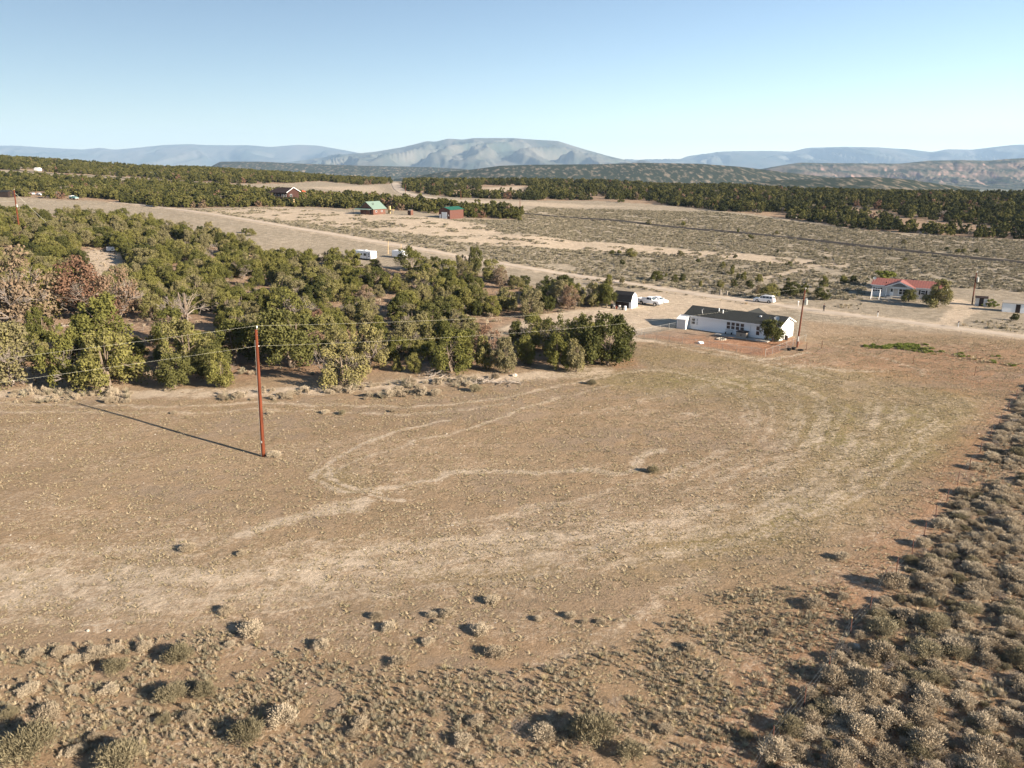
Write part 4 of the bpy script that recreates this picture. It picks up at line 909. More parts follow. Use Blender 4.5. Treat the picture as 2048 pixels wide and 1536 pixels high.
for x0, x1, z0, z1 in ((3.2, 6.5, 2.72, 4.07), (9.8, 6.5, 2.72, 4.07)):
    MB().add([(x0, -1.86, z0 - .16), (x1, -1.86, z1 - .16), (x1, -1.81, z1 - .16), (x0, -1.81, z0 - .16), (x0, -1.86, z0 + .02), (x1, -1.86, z1 + .02), (x1, -1.81, z1 + .02), (x0, -1.81, z0 + .02)], [(0, 3, 2, 1), (4, 5, 6, 7), (0, 1, 5, 4), (1, 2, 6, 5), (2, 3, 7, 6), (3, 0, 4, 7)]).build('gable_trim', M_whitep, rh)
for x in (3.6, 6.4, 9.4): MB().box(x - .07, x + .07, -1.5, -1.36, -.4, 2.3).build('porch_post', M_whitep, rh)
MB().box(3.2, 9.8, -1.7, -.01, -.5, .35).build('porch_deck', M_concrete, rh)
for k in range(3): MB().box(3.9, 5.1, -2.0 - k * .3, -1.71 - k * .3, -.5, .25 - k * .12).build('step', M_concrete, rh)
win(rh, .75, 1.1, 1.2, 1.0, cols=2, rows=1, shutters=M_darkwood); win(rh, 6.3, .75, 1.6, 1.5, rows=2, cols=2); win(rh, 8.1, .75, 1.0, 1.5)
win(rh, 11.2, 1.1, 1.0, 1.1, shutters=M_darkwood); win(rh, 14.6, 1.1, .9, 1.1, shutters=M_darkwood)
d_ = MB().box(4.2, 5.1, -.06, -.004, .36, 2.4).build('door', M_whitep, rh); MB().box(4.4, 4.9, -.075, -.062, 1.3, 2.2).build('pane', M_glass, d_)
MB().box(3.0, 3.2, .8, 1.0, 3.0, 3.5).build('roof_vent', M_darkwood, rroof)
dish('satellite_dish', child_world(.2, 1.6, 3.5, rh), rr, .42, 'small dark satellite dish on the left end of the red roof', M_rubber)
p_ = at(1742, 597); ss = empty('swing_frame', (p_.x, p_.y, p_.z), rr, 'white A-frame swing stand in front of the left end of the red roofed house', 'swing frame')
for x in (0, 1.9):
    for s in (-1, 1): MB().tube((x, s * .9, 0), (x, 0, 2.4), .06, None, 6).build('leg', M_whitep, ss)
MB().tube((-.2, 0, 2.4), (2.1, 0, 2.4), .06, None, 6).build('top_bar', M_whitep, ss); MB().slab([(.6, -.25, .5), (1.3, -.25, .5), (1.3, .15, .5), (.6, .15, .5)], .05).build('swing_seat', M_teal, ss)
for x in (.65, 1.25): MB().tube((x, -.05, .5), (x, 0, 2.4), .015, None, 4).build('chain', M_galv, ss)
p_ = at(1770, 603); tb = empty('garden_table', (p_.x, p_.y, p_.z), rr, 'low pale garden table on the lawn before the red roofed house', 'table')
MB().box(-.9, .9, -.4, .4, .68, .74).build('tabletop', M_concrete, tb)
for x in (-.8, .74):
    for y in (-.33, .27): MB().box(x, x + .06, y, y + .06, 0, .68).build('leg', M_concrete, tb)
small_hut('garden_shed', 1961, 611, 2.4, 2.0, 1.9, 'small white metal garden shed with dark doors beside the driveway pole', M_palegrey, M_darkwood, -.5)
small_hut('storage_shed', 2034, 624, 6.0, 2.6, 2.1, 'long white storage shed with a pale brown roof at the right edge', M_white, M_taupe, -.52)
# --- cabin and garage with green roofs
def green_cabin():
    a = at(747, 430); b = empty('log_cabin', (a.x, a.y, a.z), math.radians(-33), 'red brown log cabin with pale green metal roof beside the cleared ground', 'cabin')
    L, Wd, wh, rg = 6.8, 8.4, 2.9, 6.0       # local x = along the lit wall, y = depth; the gable faces local -x... built with ridge along x
    # ridge runs along local y: the dark gable faces -y, the lit long wall faces +x
    w_ = MB(); w_.prism([(-Wd, -.8), (0, -.8), (0, wh), (-Wd / 2, rg), (-Wd, wh)], 0, 8.5, axis='y'); w_.build('wall', M_log, b)
    r = MB(); e = .45; s_ = (rg - wh) / (Wd / 2)
    r.slab([(e, -.6, wh - e * s_ + .15), (e, 9.1, wh - e * s_ + .15), (-Wd / 2, 9.1, rg + .15), (-Wd / 2, -.6, rg + .15)], .12); r.slab([(-Wd - e, -.6, wh - e * s_ + .15), (-Wd / 2, -.6, rg + .15), (-Wd / 2, 9.1, rg + .15), (-Wd - e, 9.1, wh - e * s_ + .15)], .12)
    ro = r.build('roof', M_greenroof, b)
    MB().slab([(-Wd - 2.6, -2.6, 2.5), (-.3, -2.6, 2.5), (-.3, -.02, 2.95), (-Wd - 2.6, -.02, 2.95)], .1).build('porch_roof', M_greenroof, b)
    for x in (-Wd - 2.4, -Wd * .7, -Wd * .35, -.5): MB().box(x - .08, x + .08, -2.5, -2.34, -.6, 2.42).build('porch_post', M_darkwood, b)
    MB().box(-2.2, -1.2, -.05, -.004, .1, 2.2).build('door', M_darkwood, b)
    win(b, 1.5, 1.2, 1.0, .8, y=0, side='right', rows=1); win(b, 5.4, 1.2, 1.0, .8, y=0, side='right', rows=1)
    MB().tube((-2.0, 2.2, 4.2), (-2.0, 2.2, 5.6), .14, None, 8).build('stovepipe', M_darkwood, ro); return b
green_cabin()
p_ = at(779, 427); v = empty('board_stack', (p_.x, p_.y, p_.z), -.5, 'stack of yellow boards with a tarp slope right of the green roofed cabin', 'lumber')
MB().box(-.9, .3, 0, .8, 0, 3.6).build('tall_board', M_yellow, v); MB().slab([(.8, -.3, 1.9), (2.4, -.3, 1.7), (2.4, 1.2, 1.7), (.8, 1.2, 1.9)], .12).build('platform', M_yellow, v)
for x in (.9, 2.3): MB().box(x - .06, x + .06, -.2, -.08, 0, 1.7).build('leg', M_tan, v)
small_hut('outhouse', 821, 430, 2.0, 1.8, 2.2, 'small brown outhouse between the cabin and the garage', M_log, M_taupe, -.55, 'outhouse')
def garage():
    a = at(900, 438.5); b = empty('metal_garage', (a.x, a.y, a.z), math.radians(-33), 'red brown metal garage with deep green roof and white roll-up door', 'garage')
    Wd, D_, wh, rg = 6.4, 10.5, 4.2, 5.3
    MB().prism([(-Wd, -.8), (0, -.8), (0, wh), (-Wd / 2, rg), (-Wd, wh)], 0, D_, axis='y').build('wall', M_brick, b)
    e = .3; s_ = (rg - wh) / (Wd / 2); r = MB()
    r.slab([(e, -.3, wh - e * s_ + .13), (e, D_ + .3, wh - e * s_ + .13), (-Wd / 2, D_ + .3, rg + .13), (-Wd / 2, -.3, rg + .13)], .1); r.slab([(-Wd - e, -.3, wh - e * s_ + .13), (-Wd / 2, -.3, rg + .13), (-Wd / 2, D_ + .3, rg + .13), (-Wd - e, D_ + .3, wh - e * s_ + .13)], .1); r.build('roof', M_greenroof2, b)
    d = MB()
    for k in range(6): d.box(-4.8, -1.7, -.06, -.004, .02 + k * .52, .5 + k * .52)
    d.build('roll_up_door', M_whitep, b); MB().box(-6.1, -5.3, -.06, -.004, 0, 2.1).build('side_door', M_whitep, b); MB().box(-.9, -.6, -.05, -.004, 1.4, 2.0).build('wall_lamp', M_whitep, b); return b
garage()
small_hut('small_red_roof_shed', 747, 396, 6, 4, 2.6, 'tiny cabin with a red roof peeking over the belt of junipers', M_brick, M_redroof, -.6, 'cabin')
# --- two storey brown house
M_bhouse = mat('dark_red_brown_siding', (.055, .026, .02), .85, .15, 2)
a = at(548, 408); bh = empty('brown_house', (a.x, a.y, a.z + 0), math.radians(-30), 'dark brown two storey house with a wraparound deck among the junipers', 'house')
MB().prism([(0, -1), (8.5, -1), (8.5, 6.6), (4.25, 8.6), (0, 6.6)], 0, 10.5, axis='x').build('wall', M_bhouse, bh)
for s in (0, 1):
    y0, y1 = (-1.2, 4.25) if s == 0 else (4.25, 9.4); z0, z1 = (6.2, 8.8) if s == 0 else (8.8, 6.35)
    MB().slab([(-3.2 if s == 0 else -.6, y0, z0), (11.2, y0, z0), (11.2, y1, z1), (-.6, y1, z1)], .15).build('roof_slope', M_taupe if False else M_darkwood, bh)
for x0, y0, z0, x1, y1, z1 in ((11.22, -1.2, 6.05, 11.3, 4.25, 8.7), (11.22, 9.4, 6.25, 11.3, 4.25, 8.7)):
    MB().add([(x0, y0, z0), (x1, y0, z0), (x1, y1, z1), (x0, y1, z1), (x0, y0, z0 + .3), (x1, y0, z0 + .3), (x1, y1, z1 + .3), (x0, y1, z1 + .3)], [(0, 3, 2, 1), (4, 5, 6, 7), (0, 1, 5, 4), (1, 2, 6, 5), (2, 3, 7, 6), (3, 0, 4, 7)]).build('gable_trim', M_whitep, bh)
MB().box(-4, 10.5, -2.4, -.02, 3.0, 3.2).box(-4, -.02, 0, 6, 3.0, 3.2).build('deck', M_darkwood, bh)
for z in (3.7, 4.1): MB().tube((-4, -2.4, z), (10.5, -2.4, z), .05, None, 5).build('deck_rail', M_tan, bh)
for k in range(8): MB().box(-4 + k * 2.05, -3.85 + k * 2.05, -2.45, -2.3, -1, 4.15 if k % 2 else 6.0).build('deck_post', M_darkwood, bh)
for x in (1.0, 3.6, 6.4, 8.6): win(bh, x, 3.9, 1.2, 1.4, rows=1)
win(bh, 2, 1.0, 1.2, 1.2, rows=1); win(bh, 2.0, 4.0, 1.4, 1.3, y=10.5, side='right', rows=1)
MB().box(10.51, 10.55, .5, 5.0, 1.0, 2.6).build('pale_lower_wall', M_tan, bh)
small_hut('red_shed', 598, 392, 7, 5, 3.0, 'bright red shed right of the brown two storey house', M_red, M_darkwood, -.5)
small_hut('white_cabin', 76, 341, 4.5, 4, 1.8, 'tiny white cabin in the far left forest', M_whitep, M_whitep, -.3, 'cabin', False)
small_hut('white_cabin', 306, 352, 5, 4, 3.0, 'tiny white cabin in the forest above the asphalt road', M_whitep, M_galv, -.3, 'cabin', False)
small_hut('dark_barn', 14, 394, 6.5, 5, 2.8, 'black walled barn at the left edge among junipers', M_darkwood, M_black, -.2, 'barn', False)

# ------------------------------------------------------------------ poles and wires
def top_of(base, px, py):
    """point above base on the line of sight through (px,py)"""
    d = ray(px, py); t = base.y / d[1]; return Vector((d[0] * t, base.y, H + d[2] * t))
def pole(px, py, tx, ty, r, m, label, transformer=None, insul=True, name='utility_pole', cat='power pole', group=None):
    b = at(px, py); t = top_of(b, tx, ty); o = empty(name, (b.x, b.y, b.z), 0, label, cat, group); d = t - b
    mb = MB(); n = 10
    for k in range(n): mb.tube(d * (k / n) - Vector((0, 0, .4 if k == 0 else 0)), d * ((k + 1) / n), r * (1 - .30 * k / n), r * (1 - .30 * (k + 1) / n), 12)
    mb.build('pole_shaft', m, o)
    if insul:
        MB().tube(d + Vector((.05, 0, -.3)), d + Vector((.12, 0, .28)), .035, None, 6).build('insulator_pin', M_galv, o)
        MB().tube(d + Vector((.12, 0, .22)), d + Vector((.13, 0, .42)), .09, .05, 8).build('insulator', M_insul, o)
    if insul:
        for f_ in (.985, .955, .90, .87): MB().tube(d * f_ + Vector((-r * .95, -.02, 0)), d * f_ + Vector((r * .95, -.02, 0)), .018, None, 5).build('bolt', M_galv, o)
        MB().box(-.07, .07, -r - .012, -r - .002, 1.7, 1.95).build('pole_tag', M_galv, o)
    if transformer:
        q = d * transformer; c = q + Vector((.45, -.15, 0))
        tr = MB().tube(c + Vector((0, 0, -.55)), c + Vector((0, 0, .35)), .27, None, 12).tube(c + Vector((0, 0, .35)), c + Vector((0, 0, .45)), .29, .12, 12).build('transformer', M_galv, o)
        for s in (-.1, .1): MB().tube(c + Vector((s, 0, .44)), c + Vector((s, 0, .72)), .04, .02, 6).build('bushing', M_insul, tr)
        MB().box(q.x + .1, q.x + .3, q.y - .12, q.y, q.z - .1, q.z).build('bracket', M_galv, o)
    return o, b, t
P1, b1, t1 = pole(527, 913, 512, 659, .22, M_pole, 'tall red brown power pole standing in the open field')
cl = t1.lerp(b1, .125); MB().tube(cl - b1 + Vector((-.24, 0, 0)), cl - b1 + Vector((.24, 0, .0)), .06, None, 6).build('neutral_clamp', M_insul, P1)
cd = MB(); c0 = (t1 - b1); off = Vector((-.20, -.1, 0)); cd.tube(off * 1.05, c0 * .92 + off * .8, .02, None, 4); cd.build('ground_wire', M_galv, P1)
P2, b2, t2 = pole(1594, 695, 1610, 580, .17, M_pole2, 'red brown power pole beside the right corner of the white house yard', .80)
MB().box(-.1, .1, -.28, -.17, 1.2, 2.1).build('meter_box', M_galv, P2)
for z in (.6, 5.8): MB().tube(Vector((-.22, 0, z)), Vector((-.16, .02, z + 4.9 if z < 1 else z + .2)), .035, None, 5).build('conduit', M_galv, P2)
P3, b3, t3 = pole(1944, 609, 1953, 546, .17, M_pole2, 'red brown power pole by the driveway of the red roofed house', .80)
P4, b4, t4 = pole(39, 462, 28, 380, .30, M_pole, 'slanting red brown power pole above the left edge of the forest', .62)
gy = at(120, 470); MB().tube(t4 - b4 - Vector((0, 0, 1)), gy - b4, .035, None, 4).build('guy_wire', M_wire, P4)
for px, py, tx, ty, lb in ((811, 385, 811, 368, 'short brown power pole where the pale road meets the far forest'), (922, 399, 921.5, 382, 'thin brown power pole before the far right forest'), (1040, 417, 1040, 399, 'thin grey power pole right of the garage trees')):
    pole(px, py, tx, ty, .2, M_pole2, lb, None, False)
def timber(px, py, tx, ty, lb): pole(px, py, tx, ty, .13, M_tan, lb, None, False, 'timber_post', 'post')
timber(776, 508, 776.5, 482, 'pale timber post between the two white trailers'); timber(802, 508, 802, 488, 'pale timber post just behind the shorter white trailer')
def wire(a, b, sag, r, label, n=28):
    mb = MB(); pts = []
    for k in range(n + 1):
        t = k / n; p_ = a.lerp(b, t); p_.z -= 4 * sag * t * (1 - t); pts.append(p_ - a)
    mb.path(pts, r, 5); o = mb.build('overhead_wire', M_wire, None); o.location = a; tag(o, label, 'power line', 'overhead power lines')
w0 = Vector((b1.x + (b1.x - b2.x) * .95, b1.y + (b1.y - b2.y) * .95, 0))
E0 = at(-1400, 1100)
up1 = t1 + Vector((.13, 0, .42)); lo1 = t1.lerp(b1, .125); up2 = t2 + Vector((.1, 0, .4)); lo2 = t2.lerp(b2, .16)
wire(up1, up2, 1.25, .005, 'upper pale wire running from the field pole to the pole by the white house')
wire(lo1, lo2, 1.35, .005, 'lower pale wire running from the field pole to the pole by the white house')
def far_end(px, py, a, k):
    """the point where the sight line through (px,py) passes plan distance k beyond a, towards the next pole"""
    d = ray(px, py); dx, dy = (b1.x - b2.x), (b1.y - b2.y); q = math.hypot(dx, dy); dx /= q; dy /= q
    # solve (a.x+s dx, a.y+s dy) parallel to sight line in plan
    s = (a.y * d[0] - a.x * d[1]) / (dx * d[1] - dy * d[0]); X, Y = a.x + s * dx, a.y + s * dy; t = Y / d[1]
    z = H + d[2] * t; return Vector((a.x + (X - a.x) * k, a.y + (Y - a.y) * k, a.z + (z - a.z) * k))
wire(up1, far_end(-10, 714, up1, 2.2), .25, .005, 'upper pale wire leaving the field pole past the left edge')
wire(lo1, far_end(-10, 761, lo1, 2.2), .25, .005, 'lower pale wire leaving the field pole past the left edge')
wire(lo2, child_world(19.5, 2.4, 3.6, house), .25, .008, 'thin service wire from the yard pole down to the white house roof', 12)
wire(t4.lerp(b4, .28), t4.lerp(b4, .28) + Vector((-60, 15, 3)), .8, .03, 'thin wire leaving the slanting pole towards the left edge', 12)

# --- field edge wire fence on the right
FP = [(1478, 1610, 46), (1545.6, 1490, 44), (1607, 1414, 38), (1656, 1347, 38), (1700.6, 1268, 29), (1738.6, 1227, 27), (1768.7, 1172, 22), (1792, 1146, 24), (1824, 1110, 22), (1848, 1072, 20), (1871, 1038, 18), (1893.7, 1002, 16), (1915, 970, 15), (1938, 940, 14), (1960, 905, 13), (1980, 872, 12), (1999, 846, 12), (2016, 820, 12), (2032, 798, 11), (2047, 778, 10), (2064, 758, 10)]
wf = empty('field_fence', at(FP[0][0], FP[0][1]), 0, 'rusty post and wire fence between the dry field and the sagebrush', 'fence'); o = Vector(wf.location); tops = []
rnd = random.Random(4)
for i, (px, py, hp) in enumerate(FP):
    b = at(px, py); hh = 1.35 + rnd.uniform(-.08, .1); q = b - o; ln = Vector((rnd.uniform(-.06, .06), rnd.uniform(-.06, .06), hh)); tops.append((q, ln))
    m_ = MB(); m_.tube(q - Vector((0, 0, .3)), q + ln, .035, None, 5); m_.box(q.x - .05, q.x + .05, q.y - .008, q.y + .008, q.z + .02, q.z + .2); po = m_.build('post', M_rustpost, wf)
    if i == 4: MB().tube(q + ln, q + ln + Vector((0, 0, .08)), .06, None, 6).build('yellow_cap', M_yellow, po)
for f_ in (.3, .6, .92):
    m_ = MB()
    for (a, la), (b, lb_) in zip(tops, tops[1:]): m_.tube(a + la * f_, b + lb_ * f_, .005, None, 3)
    m_.build('strand', M_galv, wf)
for px, py, lb in ((1825.6, 728, 'lone thin steel post in the field below the green weeds'), (1949, 751, 'lone thin steel post in the field near the right edge'), (1612, 700, 'leaning steel post right of the yard power pole'), (1643, 697, 'short steel post in the red soil right of the yard pole')):
    q = at(px, py); s = empty('steel_post', q, 0, lb, 'post', 'lone steel posts'); MB().tube((0, 0, -.2), (.05, 0, 1.5), .04, None, 5).build('shaft', M_rustpost, s); MB().box(-.06, .06, -.01, .01, .02, .2).build('anchor_plate', M_rustpost, s)
# --- mailboxes and markers
def mailbox(px, py, lb, m=M_darkwood):
    q = at(px, py); s = empty('mailbox', q, VR, lb, 'mailbox'); MB().box(-.06, .06, -.06, .06, -.2, 1.05).build('post', M_whitep, s); MB().prism([(-.11, 1.05), (.11, 1.05), (.11, 1.2), (.07, 1.28), (-.07, 1.28), (-.11, 1.2)], -.26, .26, axis='y').build('box', m, s); MB().box(.115, .13, .1, .14, 1.15, 1.35).build('flag', M_red, s)
mailbox(1755, 634, 'mailbox on a white post beside the gravel road below the red roofed house'); mailbox(1916, 655, 'dark mailbox at the corner of the sandy driveway and gravel road')
mailbox(1596, 613, 'white mailbox beside the gravel road left of the walking person', M_whitep)
def utilbox(px, py, lb):
    q = at(px, py); s = empty('utility_pedestal', q, VR, lb, 'utility box', 'pale utility pedestals'); MB().box(-.22, .22, -.18, .18, 0, 1.1).build('cabinet', M_taupe, s); MB().slab([(-.26, -.22, 1.17), (.26, -.22, 1.17), (.26, .22, 1.17), (-.26, .22, 1.17)], .07).build('cap', M_taupe, s)
utilbox(1440, 589, 'left one of two pale utility pedestals beside the gravel road'); utilbox(1453, 591, 'right one of two pale utility pedestals beside the gravel road')

# ------------------------------------------------------------------ person standing on the road, holding a controller
def person():
    q = at(1647, 623.5); root = empty('person', (q.x, q.y, q.z + .05), math.radians(200), 'person in black clothes standing on the gravel road holding a controller', 'person')
    me = bpy.data.meshes.new('body')
    J = [(0, 0, .95), (0, 0, 1.15), (0, 0, 1.36), (0, 0, 1.47), (0, .01, 1.56), (0, .015, 1.70),
         (.17, 0, 1.40), (.24, .02, 1.12), (.12, .28, 1.14), (.09, .36, 1.16),
         (-.17, 0, 1.40), (-.24, .02, 1.12), (-.12, .28, 1.14), (-.09, .36, 1.16),
         (.10, 0, .88), (.13, .02, .50), (.15, -.02, .09), (.16, .13, .04),
         (-.10, 0, .88), (-.13, .02, .50), (-.15, -.02, .09), (-.16, .13, .04)]
    Eg = [(0, 1), (1, 2), (2, 3), (3, 4), (4, 5), (2, 6), (6, 7), (7, 8), (8, 9), (2, 10), (10, 11), (11, 12), (12, 13), (0, 14), (14, 15), (15, 16), (16, 17), (0, 18), (18, 19), (19, 20), (20, 21)]
    Rr = [.155, .145, .16, .06, .09, .095, .075, .05, .038, .04, .075, .05, .038, .04, .10, .068, .05, .04, .10, .068, .05, .04]
    me.from_pydata(J, Eg, []); o = bpy.data.objects.new('body', me); COL.objects.link(o)
    md = o.modifiers.new('skin', 'SKIN'); me.skin_vertices[0].data[0].use_root = True
    for i, r in enumerate(Rr): me.skin_vertices[0].data[i].radius = (r, r * (.8 if i < 3 else 1))
    s = o.modifiers.new('sub', 'SUBSURF'); s.levels = 2; s.render_levels = 2
    dg = bpy.context.evaluated_depsgraph_get(); nm = bpy.data.meshes.new_from_object(o.evaluated_get(dg))
    o.modifiers.clear(); o.data = nm; nm.name = 'body'; nm.materials.clear(); nm.materials.append(M_blackcloth); nm.materials.append(M_skin)
    for p_ in nm.polygons:
        c = p_.center; p_.material_index = 1 if (c.z > 1.47 or (c.y > .30 and c.z > 1.0)) else 0; p_.use_smooth = True
    o.parent = root
    h = MB()
    for k in range(5):
        a0 = k / 5 * math.pi / 2; h.tube((0, -.01, 1.70 + .11 * math.sin(a0)), (0, -.01, 1.70 + .11 * math.sin(a0 + .314)), .125 * math.cos(a0), .125 * math.cos(a0 + .31) + .002, 10)
    h.build('hair', M_rubber, root, True)
    for s in (-1, 1):
        MB().tube((s * .035, .095, 1.68), (s * .035, .115, 1.68), .012, .008, 6).build('eye', M_rubber, root)
        for k in range(5): MB().tube((s * .09 - s * .012 * k, .37, 1.16 - .008 * k), (s * .05 - s * .01 * k, .42, 1.15 - .012 * k), .010, .008, 5).build('finger', M_skin, root)
    MB().tube((0, .10, 1.65), (0, .135, 1.63), .014, .01, 6).build('nose', M_skin, root)
    c = Matrix.Translation(root.location) @ Matrix.Rotation(root.rotation_euler[2], 4, 'Z') @ Vector((0, .42, 1.15))
    rc = empty('remote_controller', c, root.rotation_euler[2], 'small black controller held by the person on the road', 'controller')
    MB().box(-.1, .1, -.04, .05, -.02, .03).build('housing', M_rubber, rc); MB().box(-.07, .07, .0, .012, .03, .13).build('screen', M_glass, rc)
person()

# ------------------------------------------------------------------ trees
rng = np.random.default_rng(12)
def tree_kit(tag_, n, nleaf, m, **kw):
    out = []
    for k in range(n):
        kk = dict(kw); kk['conical'] = kw.get('conical', .2) + .12 * ((k * 7) % 5 - 2) / 2; kk['wide'] = kw.get('wide', .52) * (1 + .08 * ((k * 3) % 4 - 1.5))
        c, L = crown_mesh(tag_ + '_crown', 100 + k * 7 + len(tag_), nleaf, m, **kk)
        out.append((c, trunk_mesh(tag_ + '_trunk', 50 + k, L, M_bark if 'grey' not in tag_ else M_barkpale)))
    return out
KIT = {
    'green': tree_kit('juniper', 8, 8000, M_green, leaf=.028, nlobe=58, open_=.3, wide=.54),
    'dark': tree_kit('pine', 4, 8000, M_dark, leaf=.029, nlobe=56, open_=.2, wide=.54),
    'rust': tree_kit('rust', 3, 4200, M_rust, leaf=.025, nlobe=40, open_=.7, wide=.48),
    'lime': tree_kit('broadleaf', 2, 4600, M_lime, leaf=.042, nlobe=36, wide=.62, open_=.2),
    'thin': tree_kit('thin', 3, 3200, M_green, leaf=.027, nlobe=30, open_=.6, wide=.48),
}
GREYC = [twig_mesh('bare_crown', s, M_grey, 5, .026, .55) for s in (3, 9, 14)]
def make_tree(x, y, h, w_, kind, label, group=None, var=None, name='juniper_tree', cat='tree'):
    z = float(T(x, y)); root = empty(name, (x, y, z - .05), random.Random(int(x * 91 + y * 37)).uniform(0, 6.28), label, cat, group)
    root.scale = (w_, w_, h); rr = random.Random(int(x * 13 + y * 7))
    if kind == 'grey':
        c = bpy.data.objects.new('crown', GREYC[rr.randrange(3)]); COL.objects.link(c); c.parent = root
        c2 = KIT['thin'][rr.randrange(3)]; t = bpy.data.objects.new('trunk', c2[1]); COL.objects.link(t); t.parent = root; return root
    k = KIT[kind]; c_, t_ = k[rr.randrange(len(k)) if var is None else var % len(k)]
    for nm, me in (('crown', c_), ('trunk', t_)):
        o = bpy.data.objects.new(nm, me); COL.objects.link(o); o.parent = root
        if nm == 'crown' and (kind in ('thin', 'rust') or (kind == 'green' and rr.random() < .45)):
            o2 = bpy.data.objects.new('bare_limbs', GREYC[rr.randrange(3)]); COL.objects.link(o2); o2.parent = root
    return root
TREES = []   # (x,y,radius) already taken
ANCH = []
def hand(px, py, hp, wp, kind, label, var=None, name='juniper_tree', group=None, cat='tree'):
    ANCH.append((px, py, hp))
    p_ = at(px, py); s = mpp(p_); make_tree(p_.x, p_.y, hp * s * 1.04, wp * s * 1.1, kind, label, group, var, name, cat); TREES.append((p_.x, p_.y, wp * s * .5))
FRONT = 'junipers along the near edge of the woods'
for a in [
    (22, 772, 122, 118, 'green', 'broad yellowish juniper cut by the left picture edge at the near edge of the woods'),
    (86, 702, 86, 56, 'green', 'narrow upright juniper on the bare red ground at far left'),
    (96, 640, 100, 95, 'green', 'bright green juniper with an exposed pale trunk beside the rust brown dead tree'),
    (140, 775, 118, 88, 'green', 'tall juniper right of the black shadow at the left of the near edge'),
    (222, 777, 112, 108, 'green', 'wide juniper with pale inner limbs below the two wires'),
    (196, 705, 112, 118, 'green', 'big round juniper behind the pair under the wires'),
    (352, 775, 66, 74, 'dark', 'low dark juniper just right of the wide pair at the near edge'),
    (380, 742, 100, 82, 'green', 'upright juniper behind the low dark one near the field pole'),
    (440, 774, 72, 62, 'green', 'yellow green juniper with pale forked trunk left of the field pole'),
    (474, 728, 84, 80, 'green', 'mid green juniper right behind the top of the field pole wires'),
    (338, 688, 66, 78, 'green', 'rounded yellow green juniper in the clearing above the upper wire'),
    (375, 650, 86, 98, 'grey', 'large bare grey tree with tangled twigs among green junipers'),
    (585, 735, 115, 118, 'dark', 'big dark green juniper directly right of the field pole top'),
    (690, 772, 84, 84, 'green', 'round juniper with a shaded left side at the near edge'),
    (646, 752, 78, 42, 'grey', 'pale dead snag leaning beside the round near edge juniper'),
    (738, 735, 84, 66, 'green', 'tall juniper behind the round one at the near edge'),
    (826, 745, 38, 34, 'green', 'small bushy juniper in front of the black shade'),
    (794, 742, 24, 26, 'green', 'tiny juniper at the foot of the shade left of the big round one'),
    (904, 743, 78, 84, 'green', 'big round juniper above the pile of dead branches'),
    (968, 738, 66, 46, 'green', 'short dense juniper right of the branch pile'),
    (975, 722, 74, 66, 'rust', 'brownish thinning juniper behind the branch pile'),
    (1010, 745, 68, 48, 'green', 'slim green juniper standing in front of the brownish one'),
    (1047, 728, 56, 44, 'green', 'narrow juniper between the slim pair and the big shaded group'),
    (1066, 700, 68, 56, 'green', 'juniper behind the narrow one near the sandy notch'),
    (1112, 706, 76, 60, 'thin', 'thin crowned juniper left of the big shaded group'),
    (1118, 740, 74, 54, 'green', 'dark sided juniper at the left of the end group'),
    (1152, 744, 66, 50, 'green', 'blue green young pine with a bare stem in front of the end group'),
    (1176, 728, 96, 66, 'dark', 'dark tall juniper in the middle of the end group'),
    (1216, 730, 102, 92, 'dark', 'tallest dark pine at the right end of the near woods'),
    (1242, 706, 62, 46, 'dark', 'round dark pine crown leaning from the right end of the woods'),
    (1243, 722, 34, 42, 'dark', 'lowest small dark pine at the right tip of the woods'),
    (30, 662, 158, 148, 'rust', 'large rust brown dead juniper at the left picture edge'),
    (175, 640, 120, 120, 'rust', 'dead rust coloured juniper with pale limbs, centre of the brown group'),
    (238, 636, 96, 88, 'rust', 'orange brown dead juniper right of the brown group'),
    (580, 655, 78, 96, 'thin', 'grey green thinning juniper above the field pole'),
    (822, 668, 55, 34, 'grey', 'thin bare grey tree in the middle of the stand'),
    (1138, 618, 46, 44, 'rust', 'brown thinning juniper near the barn shed end of the stand'),
    (1180, 612, 44, 46, 'green', 'juniper left of the one touching the barn shed'),
    (1212, 615, 46, 40, 'green', 'juniper touching the left side of the small barn shed'),
    (822, 550, 54, 62, 'thin', 'half bare juniper in front of the shorter white trailer'),
    (748, 542, 22, 36, 'green', 'low juniper hiding the base of the travel trailer'),
    (704, 538, 38, 40, 'green', 'juniper covering the left half of the travel trailer'),
    (950, 548, 52, 30, 'dark', 'dark flat topped juniper poking above the back of the stand')]:
    hand(*a[:6], group=None)
for a in [
    (1546, 683, 44, 50, 'dark', 'dense dark bushy tree against the front of the white house', 'tree'),
    (1769, 574, 30, 50, 'lime', 'bright lime green tree behind the red roof', 'tree'),
    (1874, 614, 54, 60, 'green', 'leaning feathery tree over the right end of the red roof', 'tree'),
    (1817, 603, 24, 30, 'dark', 'dark bush in front of the red roofed house porch', 'tree'),
    (1979, 613, 14, 22, 'lime', 'small green bush between the garden shed and long storage shed', 'tree'),
    (2029, 641, 14, 15, 'dark', 'round dark bush below the long storage shed', 'tree'),
    (1538, 598, 30, 40, 'green', 'yellow green juniper standing right behind the white sport utility car', 'tree'),
    (1515, 588, 18, 18, 'rust', 'brownish bush left behind the white sport utility car', 'tree'),
    (1581, 592, 28, 36, 'dark', 'spreading dark tree left of the yard power pole top', 'tree'),
    (1607, 588, 22, 20, 'green', 'green tree just behind the yard power pole top', 'tree'),
    (1645, 600, 24, 30, 'dark', 'dark tree beyond the road above the walking person', 'tree'),
    (1647, 575, 22, 18, 'green', 'upright juniper behind the dark tree above the person', 'tree')]:
    hand(*a[:6], name='tree' if a[4] in ('lime',) else 'juniper_tree', cat=a[6])
